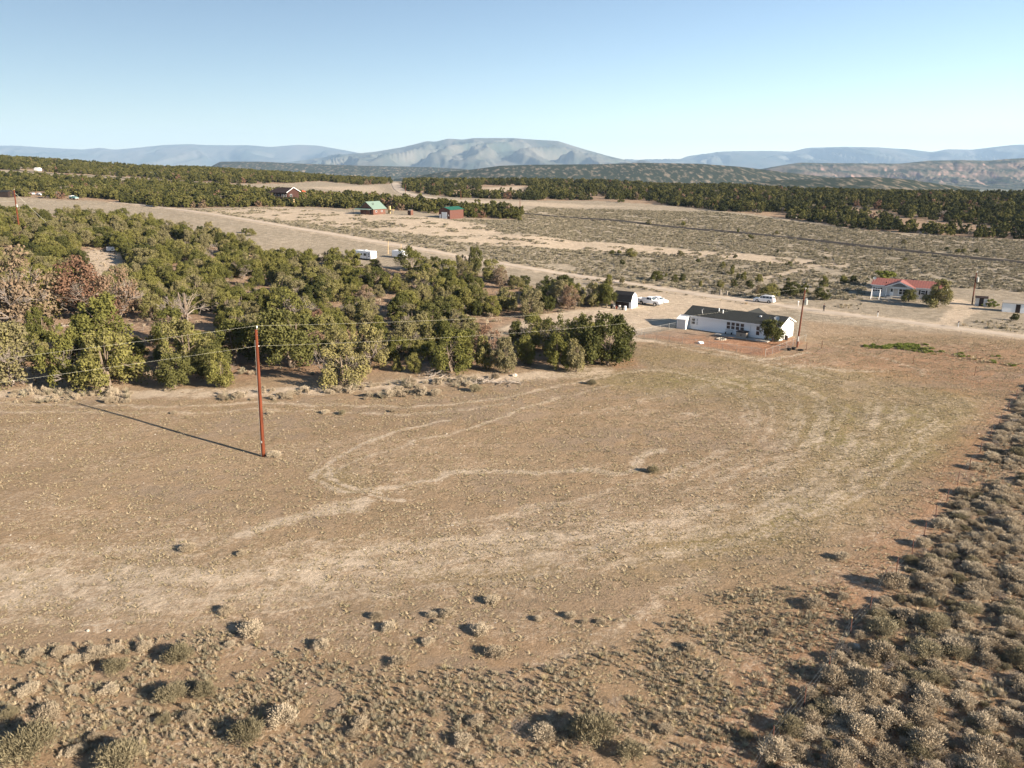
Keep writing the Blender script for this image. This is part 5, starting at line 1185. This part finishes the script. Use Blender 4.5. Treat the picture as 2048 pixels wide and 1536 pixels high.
# junipers one by one on the sage plain
def orders(n): return [''] if n == 1 else (['left of two: ', 'right of two: '] if n == 2 else ['leftmost '] + [w_ + ' leftmost ' for w_ in ('second', 'third', 'fourth', 'fifth', 'sixth', 'seventh', 'eighth', 'ninth', 'tenth', 'eleventh', 'twelfth')][:n - 2] + ['rightmost '])
PL = [(228, 35, 35, 45), (290, 25, 25, 45), (370, 50, 60, 90), (312, 110, 40, 40), (733, 50, 45, 55), (876, 42, 20, 25), (865, 95, 30, 40), (1042, 132, 45, 50), (1075, 60, 20, 20), (1135, 60, 25, 35), (1115, 150, 40, 35), (1110, 180, 45, 35), (1078, 180, 25, 25), (1528, 118, 35, 45), (1390, 115, 30, 20), (560, 225, 70, 110), (630, 195, 25, 30), (690, 240, 60, 65), (750, 232, 55, 50), (880, 275, 50, 35), (1030, 280, 60, 70), (1125, 275, 60, 50), (1155, 222, 55, 35), (1192, 225, 65, 55), (1240, 280, 55, 65), (1310, 235, 55, 60), (1925, 245, 55, 75), (1995, 245, 55, 60), (208, 265, 80, 80), (305, 245, 50, 40), (1445, 20, 20, 20), (1660, 20, 20, 25), (1465, 205, 25, 25), (1520, 230, 30, 30)]
PL = [(1160 + a / 3.657, 500 + b / 3.657, c / 3.657, d / 3.657) for a, b, c, d in PL] + [(1366, 452, 9, 10), (1476, 465, 9, 6), (1502, 478, 9, 11), (1553, 469, 7, 9), (1809, 523, 8, 10), (1652, 519, 6, 6), (1915, 506, 8, 12), (1926, 506, 8, 11), (1952, 506, 8, 9), (1652, 503, 6, 6), (1298, 449, 9, 12), (1893, 500, 6, 10), (1807, 489, 10, 14), (502, 472, 14, 18), (490, 466, 10, 12), (1040, 442, 10, 12)]
rank = sorted(range(len(PL)), key=lambda i: -PL[i][1])
def sub(i):
    px, py = PL[i][0], PL[i][1]; L_ = [(math.hypot(px - a, 2 * (py - b)), a, b, n_) for a, b, n_ in LPL]; _, a, b, n_ = min(L_); d = math.hypot(px - a, 2 * (py - b))
    q = ('right of ' if px > a else 'left of ') if abs(px - a) > 2 * abs(py - b) else ('beyond ' if py < b else 'short of '); return ('just ' if d < 40 else ('well ' if d > 120 else '')) + q + n_
LPL = [(1245, 600, 'the barn shed'), (1318, 600, 'the parked pickup'), (1446, 590, 'the utility pedestals'), (1527, 598, 'the white parked car'), (1610, 580, 'the yard pole'), (1647, 615, 'the person'), (1760, 580, 'the red roof'), (1950, 560, 'the driveway pole'), (900, 425, 'the garage'), (805, 510, 'the white trailers'), (1250, 505, 'the west clump'), (1400, 545, 'the plain centre')]
PB = {}
for i in rank:
    px, py, hp, wp = PL[i]
    row = 'near the gravel road' if py > 560 else ('mid plain' if py > 520 else ('on the far plain' if py > 480 else 'beside the asphalt road'))
    sz = 'large' if hp > 15 else ('mid' if hp > 10 else 'small'); vx = 'left' if px < 1350 else ('centre' if px < 1600 else 'right')
    PB.setdefault(f'{sz} juniper {row}, {sub(i)}', []).append((px, py, hp, wp, i))

for base, L_ in PB.items():
    L_.sort(); od = orders(len(L_))
    for k_, (px, py, hp, wp, i) in enumerate(L_):
        p_ = at(px, py); s = mpp(p_); make_tree(p_.x, p_.y, hp * s * 1.05, wp * s * 1.05, 'dark' if (i % 3 == 0) else 'green', od[k_] + base); TREES.append((p_.x, p_.y, wp * s * .5))
# fill the woods: spaced candidates tested against the outlines of the stands
def spaced(x0, x1, y0, y1, sp, test, rng, taken=()):
    nx = int((x1 - x0) / sp); ny = int((y1 - y0) / sp); gx, gy = np.meshgrid(np.arange(nx), np.arange(ny))
    X = x0 + (gx + .5 + (gy % 2) * .5 + rng.uniform(-.38, .38, gx.shape)) * sp; Y = y0 + (gy + .5 + rng.uniform(-.38, .38, gx.shape)) * sp
    X, Y = X.ravel(), Y.ravel(); Z = T(X, Y); px, py, dep = proj(X, Y, Z); k = test(X, Y, px, py)
    X, Y, px, py = X[k], Y[k], px[k], py[k]
    for tx, ty, tr in taken:
        k = np.hypot(X - tx, Y - ty) > tr + sp * .33; X, Y, px, py = X[k], Y[k], px[k], py[k]
    return X, Y, px, py
HOLES = [[(165, 495), (240, 503), (250, 535), (232, 585), (180, 570), (170, 520)], [(300, 640), (420, 630), (440, 700), (330, 720), (60, 720), (40, 650)], [(480, 735), (560, 720), (600, 780), (400, 790), (450, 745)],
         [(240, 650), (330, 650), (340, 670), (240, 672)], [(930, 640), (1060, 628), (1060, 660), (940, 680)], [(-50, 640), (120, 640), (120, 700), (-50, 700)], [(690, 512), (775, 512), (775, 552), (715, 546)], [(787, 512), (830, 512), (830, 540), (790, 540)]]
def t_near(X, Y, px, py):
    k = inpoly(px, py, FOREST_NEAR)
    for h in HOLES: k &= ~inpoly(px, py, h)
    k &= fbm(X / 9, Y / 9, 91, 3) > .385
    return k
X, Y, px, py = spaced(-330, 40, 105, 420, 4.5, t_near, rng, TREES)
near = []
for x, y, a, b in zip(X, Y, px, py):
    h = rng.uniform(2.8, 5.9) * (1 - .08 * (b > 640)); w_ = h * rng.uniform(.85, 1.3); r = rng.random(); ex = math.exp(-((a - 140) ** 2 / 9000 + (b - 600) ** 2 / 2500))
    kd = 'rust' if r < .02 + .2 * ex else ('grey' if r < .06 + .2 * ex else ('thin' if r < .15 else ('dark' if r < .24 + .12 * (a > 1000) else 'green')))
    near.append((h / math.hypot(x, y), x, y, h, w_, kd, a, b))
near.sort(reverse=True)
WORD = {'green': 'olive juniper', 'dark': 'dark pine', 'rust': 'rusty juniper', 'grey': 'dead tree', 'thin': 'sparse juniper'}
def zone(a, b):
    for d, nm in ((math.hypot(a - 512, (b - 700)), 'behind the top of the field pole'), (math.hypot(a - 210, b - 520) * .8, 'round the sandy clearing with the box trailer'), (math.hypot(a - 750, b - 520), 'in front of the white travel trailer'),
                  (math.hypot(a - 1180, b - 620), 'near the small barn shed'), (math.hypot(a - 35, b - 450), 'below the slanting left pole')):
        if d < 85: return nm
    r = 'front' if b > 660 else ('middle' if b > 560 else 'back'); c = 'left' if a < 350 else ('centre' if a < 800 else 'right')
    return f'in the {r} rows of the near woods, {c} part'
NIND = 200
LAND = [(22, 772, 'the juniper at the left edge'), (96, 640, 'the pale trunked juniper'), (222, 777, 'the wide juniper under the wires'), (352, 775, 'the low dark front juniper'), (375, 650, 'the big grey bare tree'), (440, 774, 'the fork trunked juniper'), (585, 735, 'the dark juniper by the field pole'),
        (690, 772, 'the round front juniper'), (904, 743, 'the branch pile juniper'), (1047, 728, 'the narrow juniper by the notch'), (1216, 730, 'the dark end pine'), (30, 662, 'the rust tree at the edge'), (238, 636, 'the orange brown dead tree'), (222, 503, 'the white box trailer'), (740, 515, 'the long travel trailer'),
        (806, 515, 'the shorter white trailer'), (1245, 600, 'the barn shed'), (39, 455, 'the slanting left pole'), (822, 668, 'the thin bare tree'), (1138, 618, 'the brown tree by the shed'), (950, 540, 'the dark flat topped tree'), (580, 655, 'the thinning tree above'+' the pole'), (500, 500, 'the back corner of the woods'), (620, 515, 'the back edge of the woods'), (1112, 706, 'the thin crowned tree at the notch')]
seen = {}
for _, x, y, h, w_, kd, a, b in near[:NIND]:
    sz = 'tall' if h > 5.9 else ('middling' if h > 5.0 else 'low'); la = sorted(LAND, key=lambda q: math.hypot(q[0] - a, 1.6 * (q[1] - b)))[0]; dx, dy = a - la[0], b - la[1]
    far_ = 'close ' if math.hypot(dx, dy) < 45 else ''
    rel = ('right of' if dx > 0 else 'left of') if abs(dx) > 1.3 * abs(dy) else (('behind right of' if dx > 14 else ('behind left of' if dx < -14 else 'straight behind')) if dy < 0 else ('in front of' if abs(dx) < 20 else ('front right of' if dx > 0 else 'front left of')))
    base = f'{sz} {WORD[kd]} {far_}{rel} {la[2]}'; seen.setdefault(base, []).append((x, y, h, w_, kd, a, b))
for base, L_ in seen.items():
    L_.sort(key=lambda q: q[5])
    for i, (x, y, h, w_, kd, a, b) in enumerate(L_):
        pre = orders(len(L_))[i]
        make_tree(x, y, h, w_, kd, pre + base)
LOW = [crown_mesh('distant_crown', 300 + k, 1100, M_farg, leaf=.072, nlobe=26, conical=.1 + .1 * (k % 3), low=.02, wide=.5 + .05 * (k % 3))[0] for k in range(6)]
LOWD = [crown_mesh('distant_dark_crown', 400 + k, 1100, M_fard, leaf=.072, nlobe=26, low=.02)[0] for k in range(2)]
LOWR = [crown_mesh('distant_brown_crown', 500 + k, 700, M_rust, leaf=.07, nlobe=22, low=.02)[0] for k in range(1)] + [GREYC[0]]
MID = [KIT['green'][k][0] for k in range(5)] + [KIT['thin'][0][0], KIT['dark'][0][0], GREYC[1]]
rows_ = [(x, y, float(T(x, y)) - .1, rng.uniform(0, 6.28), w_, h, {'green': int(rng.integers(0, 5)), 'thin': 5, 'dark': 6, 'grey': 7, 'rust': 5}[kd]) for _, x, y, h, w_, kd, a, b in near[NIND:]]
if rows_: scatter('juniper_woods', rows_, MID, 'the rest of the near juniper stand farther back', 'trees')
def fill(name, poly, x0, x1, y0, y1, sp, dens, label, holes=(), thr=.36, hmul=1.0, gap=22, dk=.74):
    def t(X, Y, px, py):
        k = inpoly(px, py, poly) & (Y > 180)
        for h in holes: k &= ~inpoly(px, py, h)
        return k & (fbm(X / gap, Y / gap, 77, 3) > thr) & (rng.random(len(X)) < dens)
    X, Y, px, py = spaced(x0, x1, y0, y1, sp, t, rng)
    n = len(X); h = rng.uniform(3.4, 6.2, n) * hmul; r = rng.random(n); v = np.where(r < dk, rng.integers(0, 6, n), np.where(r < .92, rng.integers(6, 8, n), np.where(r < .97, 8, 9)))
    P = np.stack([X, Y, T(X, Y) - .15, rng.uniform(0, 6.28, n), h * rng.uniform(.85, 1.3, n), h, v], 1)
    return scatter(name, P, LOW + LOWD + LOWR, label, 'trees')
BH = [[(712, 436), (712, 417), (790, 417), (790, 436)], [(868, 444), (868, 423), (930, 423), (930, 444)], [(538, 408), (540, 398), (582, 398), (578, 409)], [(812, 434), (812, 422), (830, 422), (830, 434)], [(130, 402), (165, 402), (160, 390), (135, 390)], [(60, 398), (98, 398), (98, 384), (55, 384)]]
fill('juniper_belt', BELT, -420, 40, 250, 640, 4.6, 1, 'belt of junipers between the cleared ground and the asphalt road', BH, .30)
fill('far_juniper_forest', FAR_LEFT, -1100, -60, 360, 1080, 6.2, 1, 'juniper forest covering the rising ground at far left', [[(60, 345), (90, 345), (90, 338), (60, 338)], [(-300, 356), (95, 352), (95, 345), (-300, 345)]], .33)
fill('far_juniper_forest', FAR_RIGHT, -120, 850, 330, 1000, 6.0, .95, 'open juniper forest on the slope beyond the asphalt road', [[(955, 375), (1055, 372), (1065, 388), (980, 393)]], .37, gap=30, dk=.45)  # larger share of dark crowns puts the slope's shade into the foliage colour

# ------------------------------------------------------------------ sagebrush
SH = [shrub_mesh('sage_shoots', 10 + k, 3200, M_sage, .011, .11, .8 + .08 * (k % 3), 24) for k in range(5)]
SHO = [shrub_mesh('olive_shoots', 30 + k, 4200, M_sageo, .008, .11, 1.0, 26) for k in range(3)]
SHG = [twig_mesh('bare_twigs', 60 + k, M_grey, 5, .014, .8) for k in range(2)]
def shrub(x, y, w_, h, kind, label, group=None, name='sagebrush'):
    o = bpy.data.objects.new(name, {'pale': SH, 'olive': SHO, 'grey': SHG}[kind][int(abs(x * 31 + y * 17)) % (5 if kind == 'pale' else (3 if kind == 'olive' else 2))]); COL.objects.link(o)
    o.location = (x, y, float(T(x, y)) - .04); o.rotation_euler = (0, 0, (x * 7 + y * 3) % 6.28); o.scale = (w_, w_, h) if kind != 'grey' else (w_ * .8, w_ * .8, h * .8)
    return tag(o, label, 'shrub', group)
S = [(453, 1227, 32, 'pale', 'pale bush alone above the bottom brush, left of its black shadow'), (506, 1268, 52, 'pale', 'wide pale bush with round shadow below the lone one'), (460, 1292, 24, 'pale', 'little pale bush left under the wide one'),
     (643, 1296, 34, 'pale', 'ragged bush with tall shadow in the left bottom middle'), (68, 1314, 36, 'pale', 'first bush of the pale row at the left edge'), (120, 1311, 36, 'pale', 'second bush of the pale row at the left'), (147, 1324, 32, 'pale', 'lower bush below the pale row at the left'),
     (191, 1314, 46, 'pale', 'broad bush in the middle of the pale row at the left'), (228, 1306, 36, 'pale', 'bush filling the right middle of the pale row'), (290, 1299, 34, 'pale', 'last bush at the right end of the pale row'), (359, 1322, 56, 'olive', 'wide olive bush right under the pale row'),
     (232, 1345, 50, 'olive', 'olive bush below the centre of the pale row'), (345, 1402, 60, 'olive', 'big olive bush between two black shadows at lower left'), (410, 1392, 48, 'olive', 'tall olive bush right of the two black shadows'), (58, 1386, 42, 'pale', 'pale bush above the sandy patch at lower left'),
     (147, 1382, 26, 'pale', 'small bush with a tight black shadow at lower left'), (219, 1386, 38, 'pale', 'soft pale bush between shadows at lower left'), (99, 1436, 54, 'pale', 'round bush just above the bottom sandy patch'), (20, 1433, 34, 'olive', 'bush cut by the left edge above the sandy patch'),
     (328, 1446, 32, 'olive', 'small olive bush left of a pair at the bottom left'), (376, 1442, 36, 'pale', 'pale bush right of a pair at the bottom left'), (564, 1444, 62, 'pale', 'spreading pale bush in the left bottom middle'), (497, 1480, 70, 'olive', 'large bush beside the biggest lower left shadow'),
     (191, 1480, 32, 'pale', 'small bush right of the bottom sandy patch'), (60, 1516, 112, 'olive', 'huge dark bush in the bottom left corner'), (154, 1507, 38, 'pale', 'bush between the corner bush and the long shadow'), (239, 1540, 92, 'olive', 'huge bush right of the long shadow at the bottom edge'),
     (984, 1205, 32, 'pale', 'pale bush with long shadow in the centre above the brush'), (755, 1236, 28, 'pale', 'left half of the twin pale bushes in the centre'), (777, 1258, 32, 'pale', 'right half of the twin pale bushes in the centre'), (864, 1234, 24, 'pale', 'left bush of the trio in the centre'),
     (895, 1232, 32, 'pale', 'right bush of the trio in the centre'), (876, 1246, 18, 'pale', 'lowest bush of the trio in the centre'), (857, 1288, 28, 'pale', 'upright pale bush below the twin bushes'), (963, 1266, 38, 'pale', 'wide pale bush right of the upright one'), (992, 1312, 42, 'pale', 'spiky pale bush below the centre bushes'),
     (796, 1330, 36, 'pale', 'soft bush with a round shadow below the upright one'), (1141, 1235, 26, 'pale', 'pale bush with an oval shadow right of centre'), (1167, 1247, 16, 'pale', 'tiny bush right below the oval shadow'), (1202, 1247, 20, 'pale', 'faint small bush at the track edge'), (1076, 1241, 20, 'pale', 'low faint bush left of the oval shadow'),
     (1380, 1299, 30, 'pale', 'pale bush right of the diagonal track'), (724, 1453, 40, 'pale', 'pale bush at the bottom left of centre'), (953, 1446, 34, 'pale', 'small pale bush at the bottom centre'), (925, 1487, 44, 'pale', 'ragged pale bush at the bottom centre'), (1031, 1468, 82, 'grey', 'big grey twiggy bush at the bottom centre'),
     (1088, 1476, 56, 'pale', 'pale leafy bush against the big grey twiggy one'), (1189, 1484, 92, 'olive', 'biggest olive bush at the bottom right of centre'), (1260, 1514, 56, 'olive', 'olive bush with a black shadow right of the biggest'), (1233, 1415, 48, 'grey', 'faint twiggy bush above the biggest olive bush'),
     (1332, 1463, 34, 'pale', 'pale bush near the bottom right of centre'), (1312, 1439, 28, 'pale', 'pale bush upper left of its neighbour at bottom right'), (710, 1473, 32, 'pale', 'pale bush beneath the one left of centre'), (1306, 945, 24, 'olive', 'lone dark bush on the field beside the winding track'),
     (1709, 954, 14, 'grey', 'lone twiggy bush on the right side of the field'), (1183, 769, 18, 'olive', 'lone dark bush near the end of the woods'), (951, 783, 26, 'olive', 'dark sage bush on the sandy edge below the woods'), (837, 786, 24, 'pale', 'pale bush on the sandy edge left of the dark one'),
     (873, 790, 26, 'pale', 'low pale bush beside the sandy edge'), (785, 824, 14, 'pale', 'faint bush below the sandy edge'), (349, 828, 14, 'pale', 'small straw bush left of the field pole shadow'), (548, 914, 28, 'pale', 'pale grass bush at the foot of the field pole'), (541, 829, 14, 'pale', 'small bush right of the field pole at mid height'),
     (651, 827, 18, 'pale', 'left of two small bushes right of the field pole'), (685, 829, 16, 'olive', 'right of two small bushes right of the field pole'), (735, 1138, 22, 'grey', 'pale twiggy remnant on the bare band'), (375, 1100, 30, 'pale', 'flat grey green clump on the bare band'), (484, 1111, 20, 'pale', 'small flat clump right of the grey green one'),
     (1686, 1119, 32, 'pale', 'straw bush with a long shadow on the right field'), (1628, 1216, 44, 'pale', 'wide pale bush with a round shadow left of the fence'), (1686, 1196, 26, 'pale', 'small pale bush right of the wide one left of the fence'), (1547, 1270, 30, 'pale', 'pale bush in the rough left of the fence'),
     (1490, 1476, 30, 'olive', 'bright green small bush at the bottom right'), (1786, 1178, 60, 'pale', 'long pale bush row at the bend of the wire fence'), (1765, 1270, 60, 'olive', 'big dark olive bush right of the yellow capped post'), (1718, 1273, 28, 'pale', 'pale bush in front of the yellow capped post')]
STK = []
for px, py, wp, kd, lb in S:
    p_ = at(px, py); s = mpp(p_); w_ = wp * s * 1.0; STK.append((p_.x, p_.y, w_ * .5)); shrub(p_.x, p_.y, w_, w_ * (.85 if kd == 'pale' else .95), kd, lb)
# the dense brush right of the fence: the largest one by one, the rest together
def t_br(X, Y, px, py): return inpoly(px, py, BRUSH_RIGHT) & (px < 2230) & (py > 770) & (py < 1640)
X, Y, px, py = spaced(10, 130, 28, 125, .92, t_br, rng, STK); c = []
for x, y, a, b in zip(X, Y, px, py):
    w_ = .45 + 1.45 * rng.random() ** 1.5 * (1.12 if b > 1250 else 1); r = rng.random(); kd = 'grey' if r < .13 + .06 * (b > 1250) else ('olive' if r < .20 + .12 * (b > 1200) else 'pale')
    if fbm(np.array(x / 5), np.array(y / 5), 4, 3) < .27: continue
    vis = (0 < a < 2048) and b < 1550; c.append((w_ / math.hypot(x, y, H) if vis else 0, x, y, w_, kd, a, b))
c.sort(reverse=True); SN = {'pale': 'pale sagebrush', 'olive': 'olive sagebrush', 'grey': 'bare twiggy bush'}
NB = 215
POSTW = ['the cut off post at the bottom edge', 'the lowest whole fence post', 'the second fence post up', 'the third fence post up', 'the yellow capped post', 'the post above the yellow cap', 'sixth fence post up', 'seventh fence post up', 'eighth fence post up', 'ninth fence post up', 'tenth fence post up'] + ['the far end of the wire fence'] * 12
seen = {}
for _, x, y, w_, kd, a, b in c[:NB]:
    k = min(range(len(FP)), key=lambda i: abs(FP[i][1] - b)); dxp = a - FP[k][0]; sz = 'large' if w_ > 1.55 else ('middling' if w_ > 1.25 else 'small')
    pos = 'against' if dxp < 60 else ('just right of' if dxp < 140 else ('well right of' if dxp < 260 else 'far right of'))
    seen.setdefault(f'{sz} {SN[kd]} {pos} {POSTW[k]}', []).append((x, y, w_, kd, a))
for base, L_ in seen.items():
    L_.sort(key=lambda q: q[4])
    for i, (x, y, w_, kd, a) in enumerate(L_):
        pre = orders(len(L_))[i]
        shrub(x, y, w_, w_ * rng.uniform(.55, 1.0), kd, pre + base)
scatter('sagebrush_cover', [(x, y, float(T(x, y)) - .04, rng.uniform(0, 6.28), w_, w_ * rng.uniform(.6, .85), {'pale': int(rng.integers(0, 3)), 'olive': 3, 'grey': 4}[kd]) for _, x, y, w_, kd, a, b in c[NB:]], SH[:3] + [SHO[0], SHG[0]], 'the rest of the sagebrush beyond the wire fence', 'shrubs')
LSH = [shrub_mesh('small_sage', 80 + k, 170, M_sagep, .05, .32, .9, 8) for k in range(4)]
LSP = [shrub_mesh('small_pale_sage', 90 + k, 260, M_sage, .018, .34, 1.25, 5) for k in range(2)] + [tuft_mesh('small_straw', 95, 70, M_straw, 1.25, .022, .55)] + [shrub_mesh('small_grey_sage', 93, 260, M_sagep, .018, .34, 1.2, 6)] + [tuft_mesh('small_sage_tuft', 98 + k, 80, M_sagep, 1.15, .022, .6) for k in range(2)]
def cover(name, poly, x0, x1, y0, y1, sp, dens, w0, w1, kits, label, thr=.0, gap=4., asp=.8, keep=None, taken=(), seed=1):
    r = np.random.default_rng(seed)
    def t(X, Y, px, py):
        k = inpoly(px, py, poly) & (r.random(len(X)) < dens)
        if thr: k &= fbm(X / gap, Y / gap, 17 + seed, 3) > thr
        if keep is not None: k &= keep(X, Y, px, py)
        return k
    X, Y, px, py = spaced(x0, x1, y0, y1, sp, t, r, taken); n = len(X); w_ = r.uniform(w0, w1, n) * (.6 + .8 * r.random(n))
    return scatter(name, np.stack([X, Y, T(X, Y) - .02, r.uniform(0, 6.28, n), w_, w_ * asp * r.uniform(.7, 1.2, n), r.integers(0, len(kits), n)], 1), kits, label, 'ground cover')
def off_roads(X, Y, px, py):
    k = np.ones(len(X), bool)
    for R_, d in ((ROAD_MAIN, 3.4), (ROAD_TAR, 5.0), (ROAD_FAR, 5)): k &= dist_line(X, Y, smooth_pts(W(R_), 4)) > d
    for q in (CLEAR_1, CLEAR_2, CLEAR_3):
        kk = inpoly(px, py, q); k &= ~(kk & (fbm(X / 6, Y / 6, 3, 2) < .60))
    for q in ([(1725, 600), (1735, 560), (1890, 575), (1990, 600), (2060, 610), (2060, 632), (1930, 640), (1860, 655), (1720, 625)], SANDY, SANDY2): k &= ~inpoly(px, py, q)
    return k
cover('sage_plain_brush', SAGE_PLAIN, -260, 330, 165, 470, 1.4, .85, .6, 1.7, LSH, 'low grey sagebrush covering the flat plain beyond the gravel road', .28, 9, .6, off_roads, seed=2)
cover('foreground_scrub', NEAR_BRUSH, -60, 45, 34, 66, .26, .8, .13, .38, LSP, 'knee high dry scrub and young sage at the bottom of the field', .36, 2.0, 1.0, lambda X, Y, a, b: np.random.default_rng(9).random(len(X)) < area(X, Y, NEAR_BRUSH, 4.5) * (.25 + 1.1 * fbm(X / 6, Y / 6, 55, 3)), STK, seed=3)
cover('brush_undergrowth', BRUSH_RIGHT, 10, 110, 30, 115, .42, .6, .16, .5, LSP, 'dry undergrowth and young sage between the bushes beyond the wire fence', .30, 2.5, .9, lambda X, Y, a, b: (a < 2200) & (b < 1640), seed=14)
cover('edge_sage', [(20, 786), (300, 782), (600, 780), (760, 768), (1000, 752), (1010, 768), (900, 790), (700, 802), (400, 802), (200, 808), (30, 806)], -90, 10, 95, 130, .8, .6, .5, 1.25, SH[:3] + [LSP[0], LSP[5]], 'pale sagebrush along the sandy foot of the woods', .44, 4, 1.0, seed=4)
cover('woodland_floor_brush', FOREST_NEAR, -200, 40, 105, 300, 2.4, .5, .6, 1.4, [LSP[0], LSP[1], LSH[0], GREYC[2]], 'low brush and dead twigs on the ground between the junipers', 0, 4, .7, seed=5)
cover('roadside_weeds', [(1235, 575), (1340, 588), (1500, 610), (1520, 603), (1400, 583), (1250, 560), (1100, 540), (900, 505), (900, 512)], -20, 80, 165, 300, 1.2, .5, .5, 1.1, LSH[:2] + [LSP[2]], 'weeds growing along the gravel road verge', .42, 5, .7, lambda X, Y, a, b: off_roads(X, Y, a, b), seed=6)
cover('verge_grass', [(1650, 612), (1860, 640), (1870, 655), (2048, 672), (2048, 620), (1990, 640), (1900, 650), (1850, 625), (1720, 608)], 60, 140, 140, 200, .9, .6, .3, .8, [LSP[2], LSH[0]], 'dry grass on the verge before the red roofed house', .40, 4, .8, lambda X, Y, a, b: off_roads(X, Y, a, b), seed=7)
M_weed = foliage('green_weeds', [(.13, .17, .03), (.19, .22, .05), (.26, .25, .09)])
WEED = [shrub_mesh('weed', 120, 260, M_weed, .05, .3, .7, 9), LSP[2]]
cover('green_weeds', [(1725, 690), (1760, 692), (1800, 686), (1860, 690), (1875, 700), (1850, 708), (1800, 698), (1730, 698)], 60, 100, 115, 150, .6, .8, .6, 1.1, WEED[:1], 'strip of bright green weeds in the red soil', .42, 2.5, .6, seed=8)
cover('ditch_weeds', [(1800, 695), (1900, 705), (2000, 712), (2048, 735), (1980, 728), (1880, 714)], 60, 110, 105, 145, .7, .7, .5, 1.0, WEED, 'yellowing weeds along the red ditch', .48, 2.5, .5, seed=9)
# short grass of the field, thinner on the worn lines
TU_ = [tuft_mesh('grass_tuft', 200 + k, 16, M_fgrass, .8, .075, .62) for k in range(4)]
def grass_keep(X, Y, px, py):
    k = ~inpoly(px, py, SANDY) & ~inpoly(px, py, YARD) & ~inpoly(px, py, BRUSH_RIGHT) & (py < 1700)
    return k & (fbm(X / 1.6, Y / 1.6, 9, 3) > .42)
cover('field_grass', FIELD, -75, 100, 30, 150, .36, .8, .18, .46, TU_, 'short dry grass tufts over the open field', 0, 4, .5, grass_keep, seed=10)
STN = []
for k in range(3):
    r = np.random.default_rng(k); mb = MB(); mb.tube((-.3, 0, 0), (.3, .05, .1), .3, .22, 7); me = bpy.data.meshes.new('stone'); me.from_pydata([tuple(v) for v in mb.v], [], mb.f); me.materials.append(M_stone); STN.append(me)
cover('scattered_stones', FIELD, -70, 90, 32, 140, 2.2, .22, .12, .3, STN, 'pale stones scattered over the field', 0, 4, .7, seed=11)
cover('forest_rocks', FAR_RIGHT, 100, 420, 330, 650, 7, .5, 1.0, 2.6, STN, 'pale boulders between the trees on the far right slope', .45, 30, .6, lambda X, Y, a, b: a > 1500, seed=12)

# --- dead branch piles, logs and rocks at the edge of the woods
def branch_pile(px, py, r, n, label, seed):
    q = at(px, py); s = empty('branch_pile', q, 0, label, 'brush pile'); rr = random.Random(seed)
    for k in range(n):
        a = rr.uniform(0, 6.28); c = Vector((rr.gauss(0, r * .5), rr.gauss(0, r * .3), rr.uniform(.05, .5))); L = rr.uniform(.8, 2.2); d = Vector((math.cos(a), math.sin(a), rr.uniform(-.15, .35))).normalized() * L
        m_ = MB().tube(c - d * .5, c + d * .5, .05, .02, 5); m_.tube(c, c + d * .3 + Vector((rr.uniform(-.4, .4), rr.uniform(-.4, .4), .3)), .03, .01, 4); m_.build('branch', M_barkpale, s)
branch_pile(872, 752, 2.2, 26, 'tangle of grey dead branches below the big round juniper', 1)
branch_pile(965, 766, 2.6, 30, 'long flat pile of bleached branches on the sandy edge', 2)
branch_pile(1015, 768, 1.8, 16, 'small heap of bleached branches beside the white rock', 3)
branch_pile(120, 655, 2.0, 16, 'fallen pale branches on the red ground under the left trees', 4)
def rock(px, py, s_, label, n_=3):
    q = at(px, py); mb = MB(); rr = random.Random(px); s = s_
    import bmesh
    bm = bmesh.new(); bmesh.ops.create_icosphere(bm, subdivisions=2, radius=s)
    for v in bm.verts: v.co *= 1 + rr.uniform(-.18, .18); v.co.z *= .65
    me = bpy.data.meshes.new('rock'); bm.to_mesh(me); bm.free(); me.materials.append(M_stone); o = bpy.data.objects.new('rock', me); COL.objects.link(o); o.location = q + Vector((0, 0, s * .3)); tag(o, label, 'rock')
rock(1029, 752, .42, 'large white rock at the right end of the branch piles'); rock(860, 762, .35, 'pale rock left of the long branch pile'); rock(219, 1262, .13, 'small white stone, right of a pair above the pale bush row'); rock(176, 1262, .13, 'small tan stone, left of a pair above the pale bush row'); rock(1712, 1295, .28, 'pale rock behind the yellow capped fence post')
def log_(px, py, L, a, label):
    q = at(px, py); m_ = MB(); d = Vector((math.cos(a), math.sin(a), 0)) * L * .5; m_.tube(-d, d, .13, .08, 7); m_.tube(d * .2, d * .5 + Vector((.3, .5, .3)), .05, .02, 5); m_.tube(-d * .3, -d * .1 + Vector((-.2, .6, .35)), .05, .02, 5)
    o = m_.build('fallen_log', M_barkpale, None); o.location = q + Vector((0, 0, .1)); tag(o, label, 'log')
log_(140, 652, 4.5, .2, 'long bleached log lying under the left trees')

# ------------------------------------------------------------------ air
hz = MB(); hz.box(-42000, 42000, -400, 30000, -140, 1000); hzo = hz.build('haze', M_white, None); hzo.data.materials.clear()
hm = bpy.data.materials.new('haze_air'); hm.use_nodes = True; n = hm.node_tree.nodes; n.remove(n['Principled BSDF'])
pv = n.new('ShaderNodeVolumePrincipled'); pv.inputs['Color'].default_value = (.50, .72, 1.0, 1); pv.inputs['Density'].default_value = HAZE_DENSITY; pv.inputs['Anisotropy'].default_value = 0.0
hm.node_tree.links.new(pv.outputs[0], n['Material Output'].inputs['Volume']); hzo.data.materials.append(hm); tag(hzo, kind='stuff')
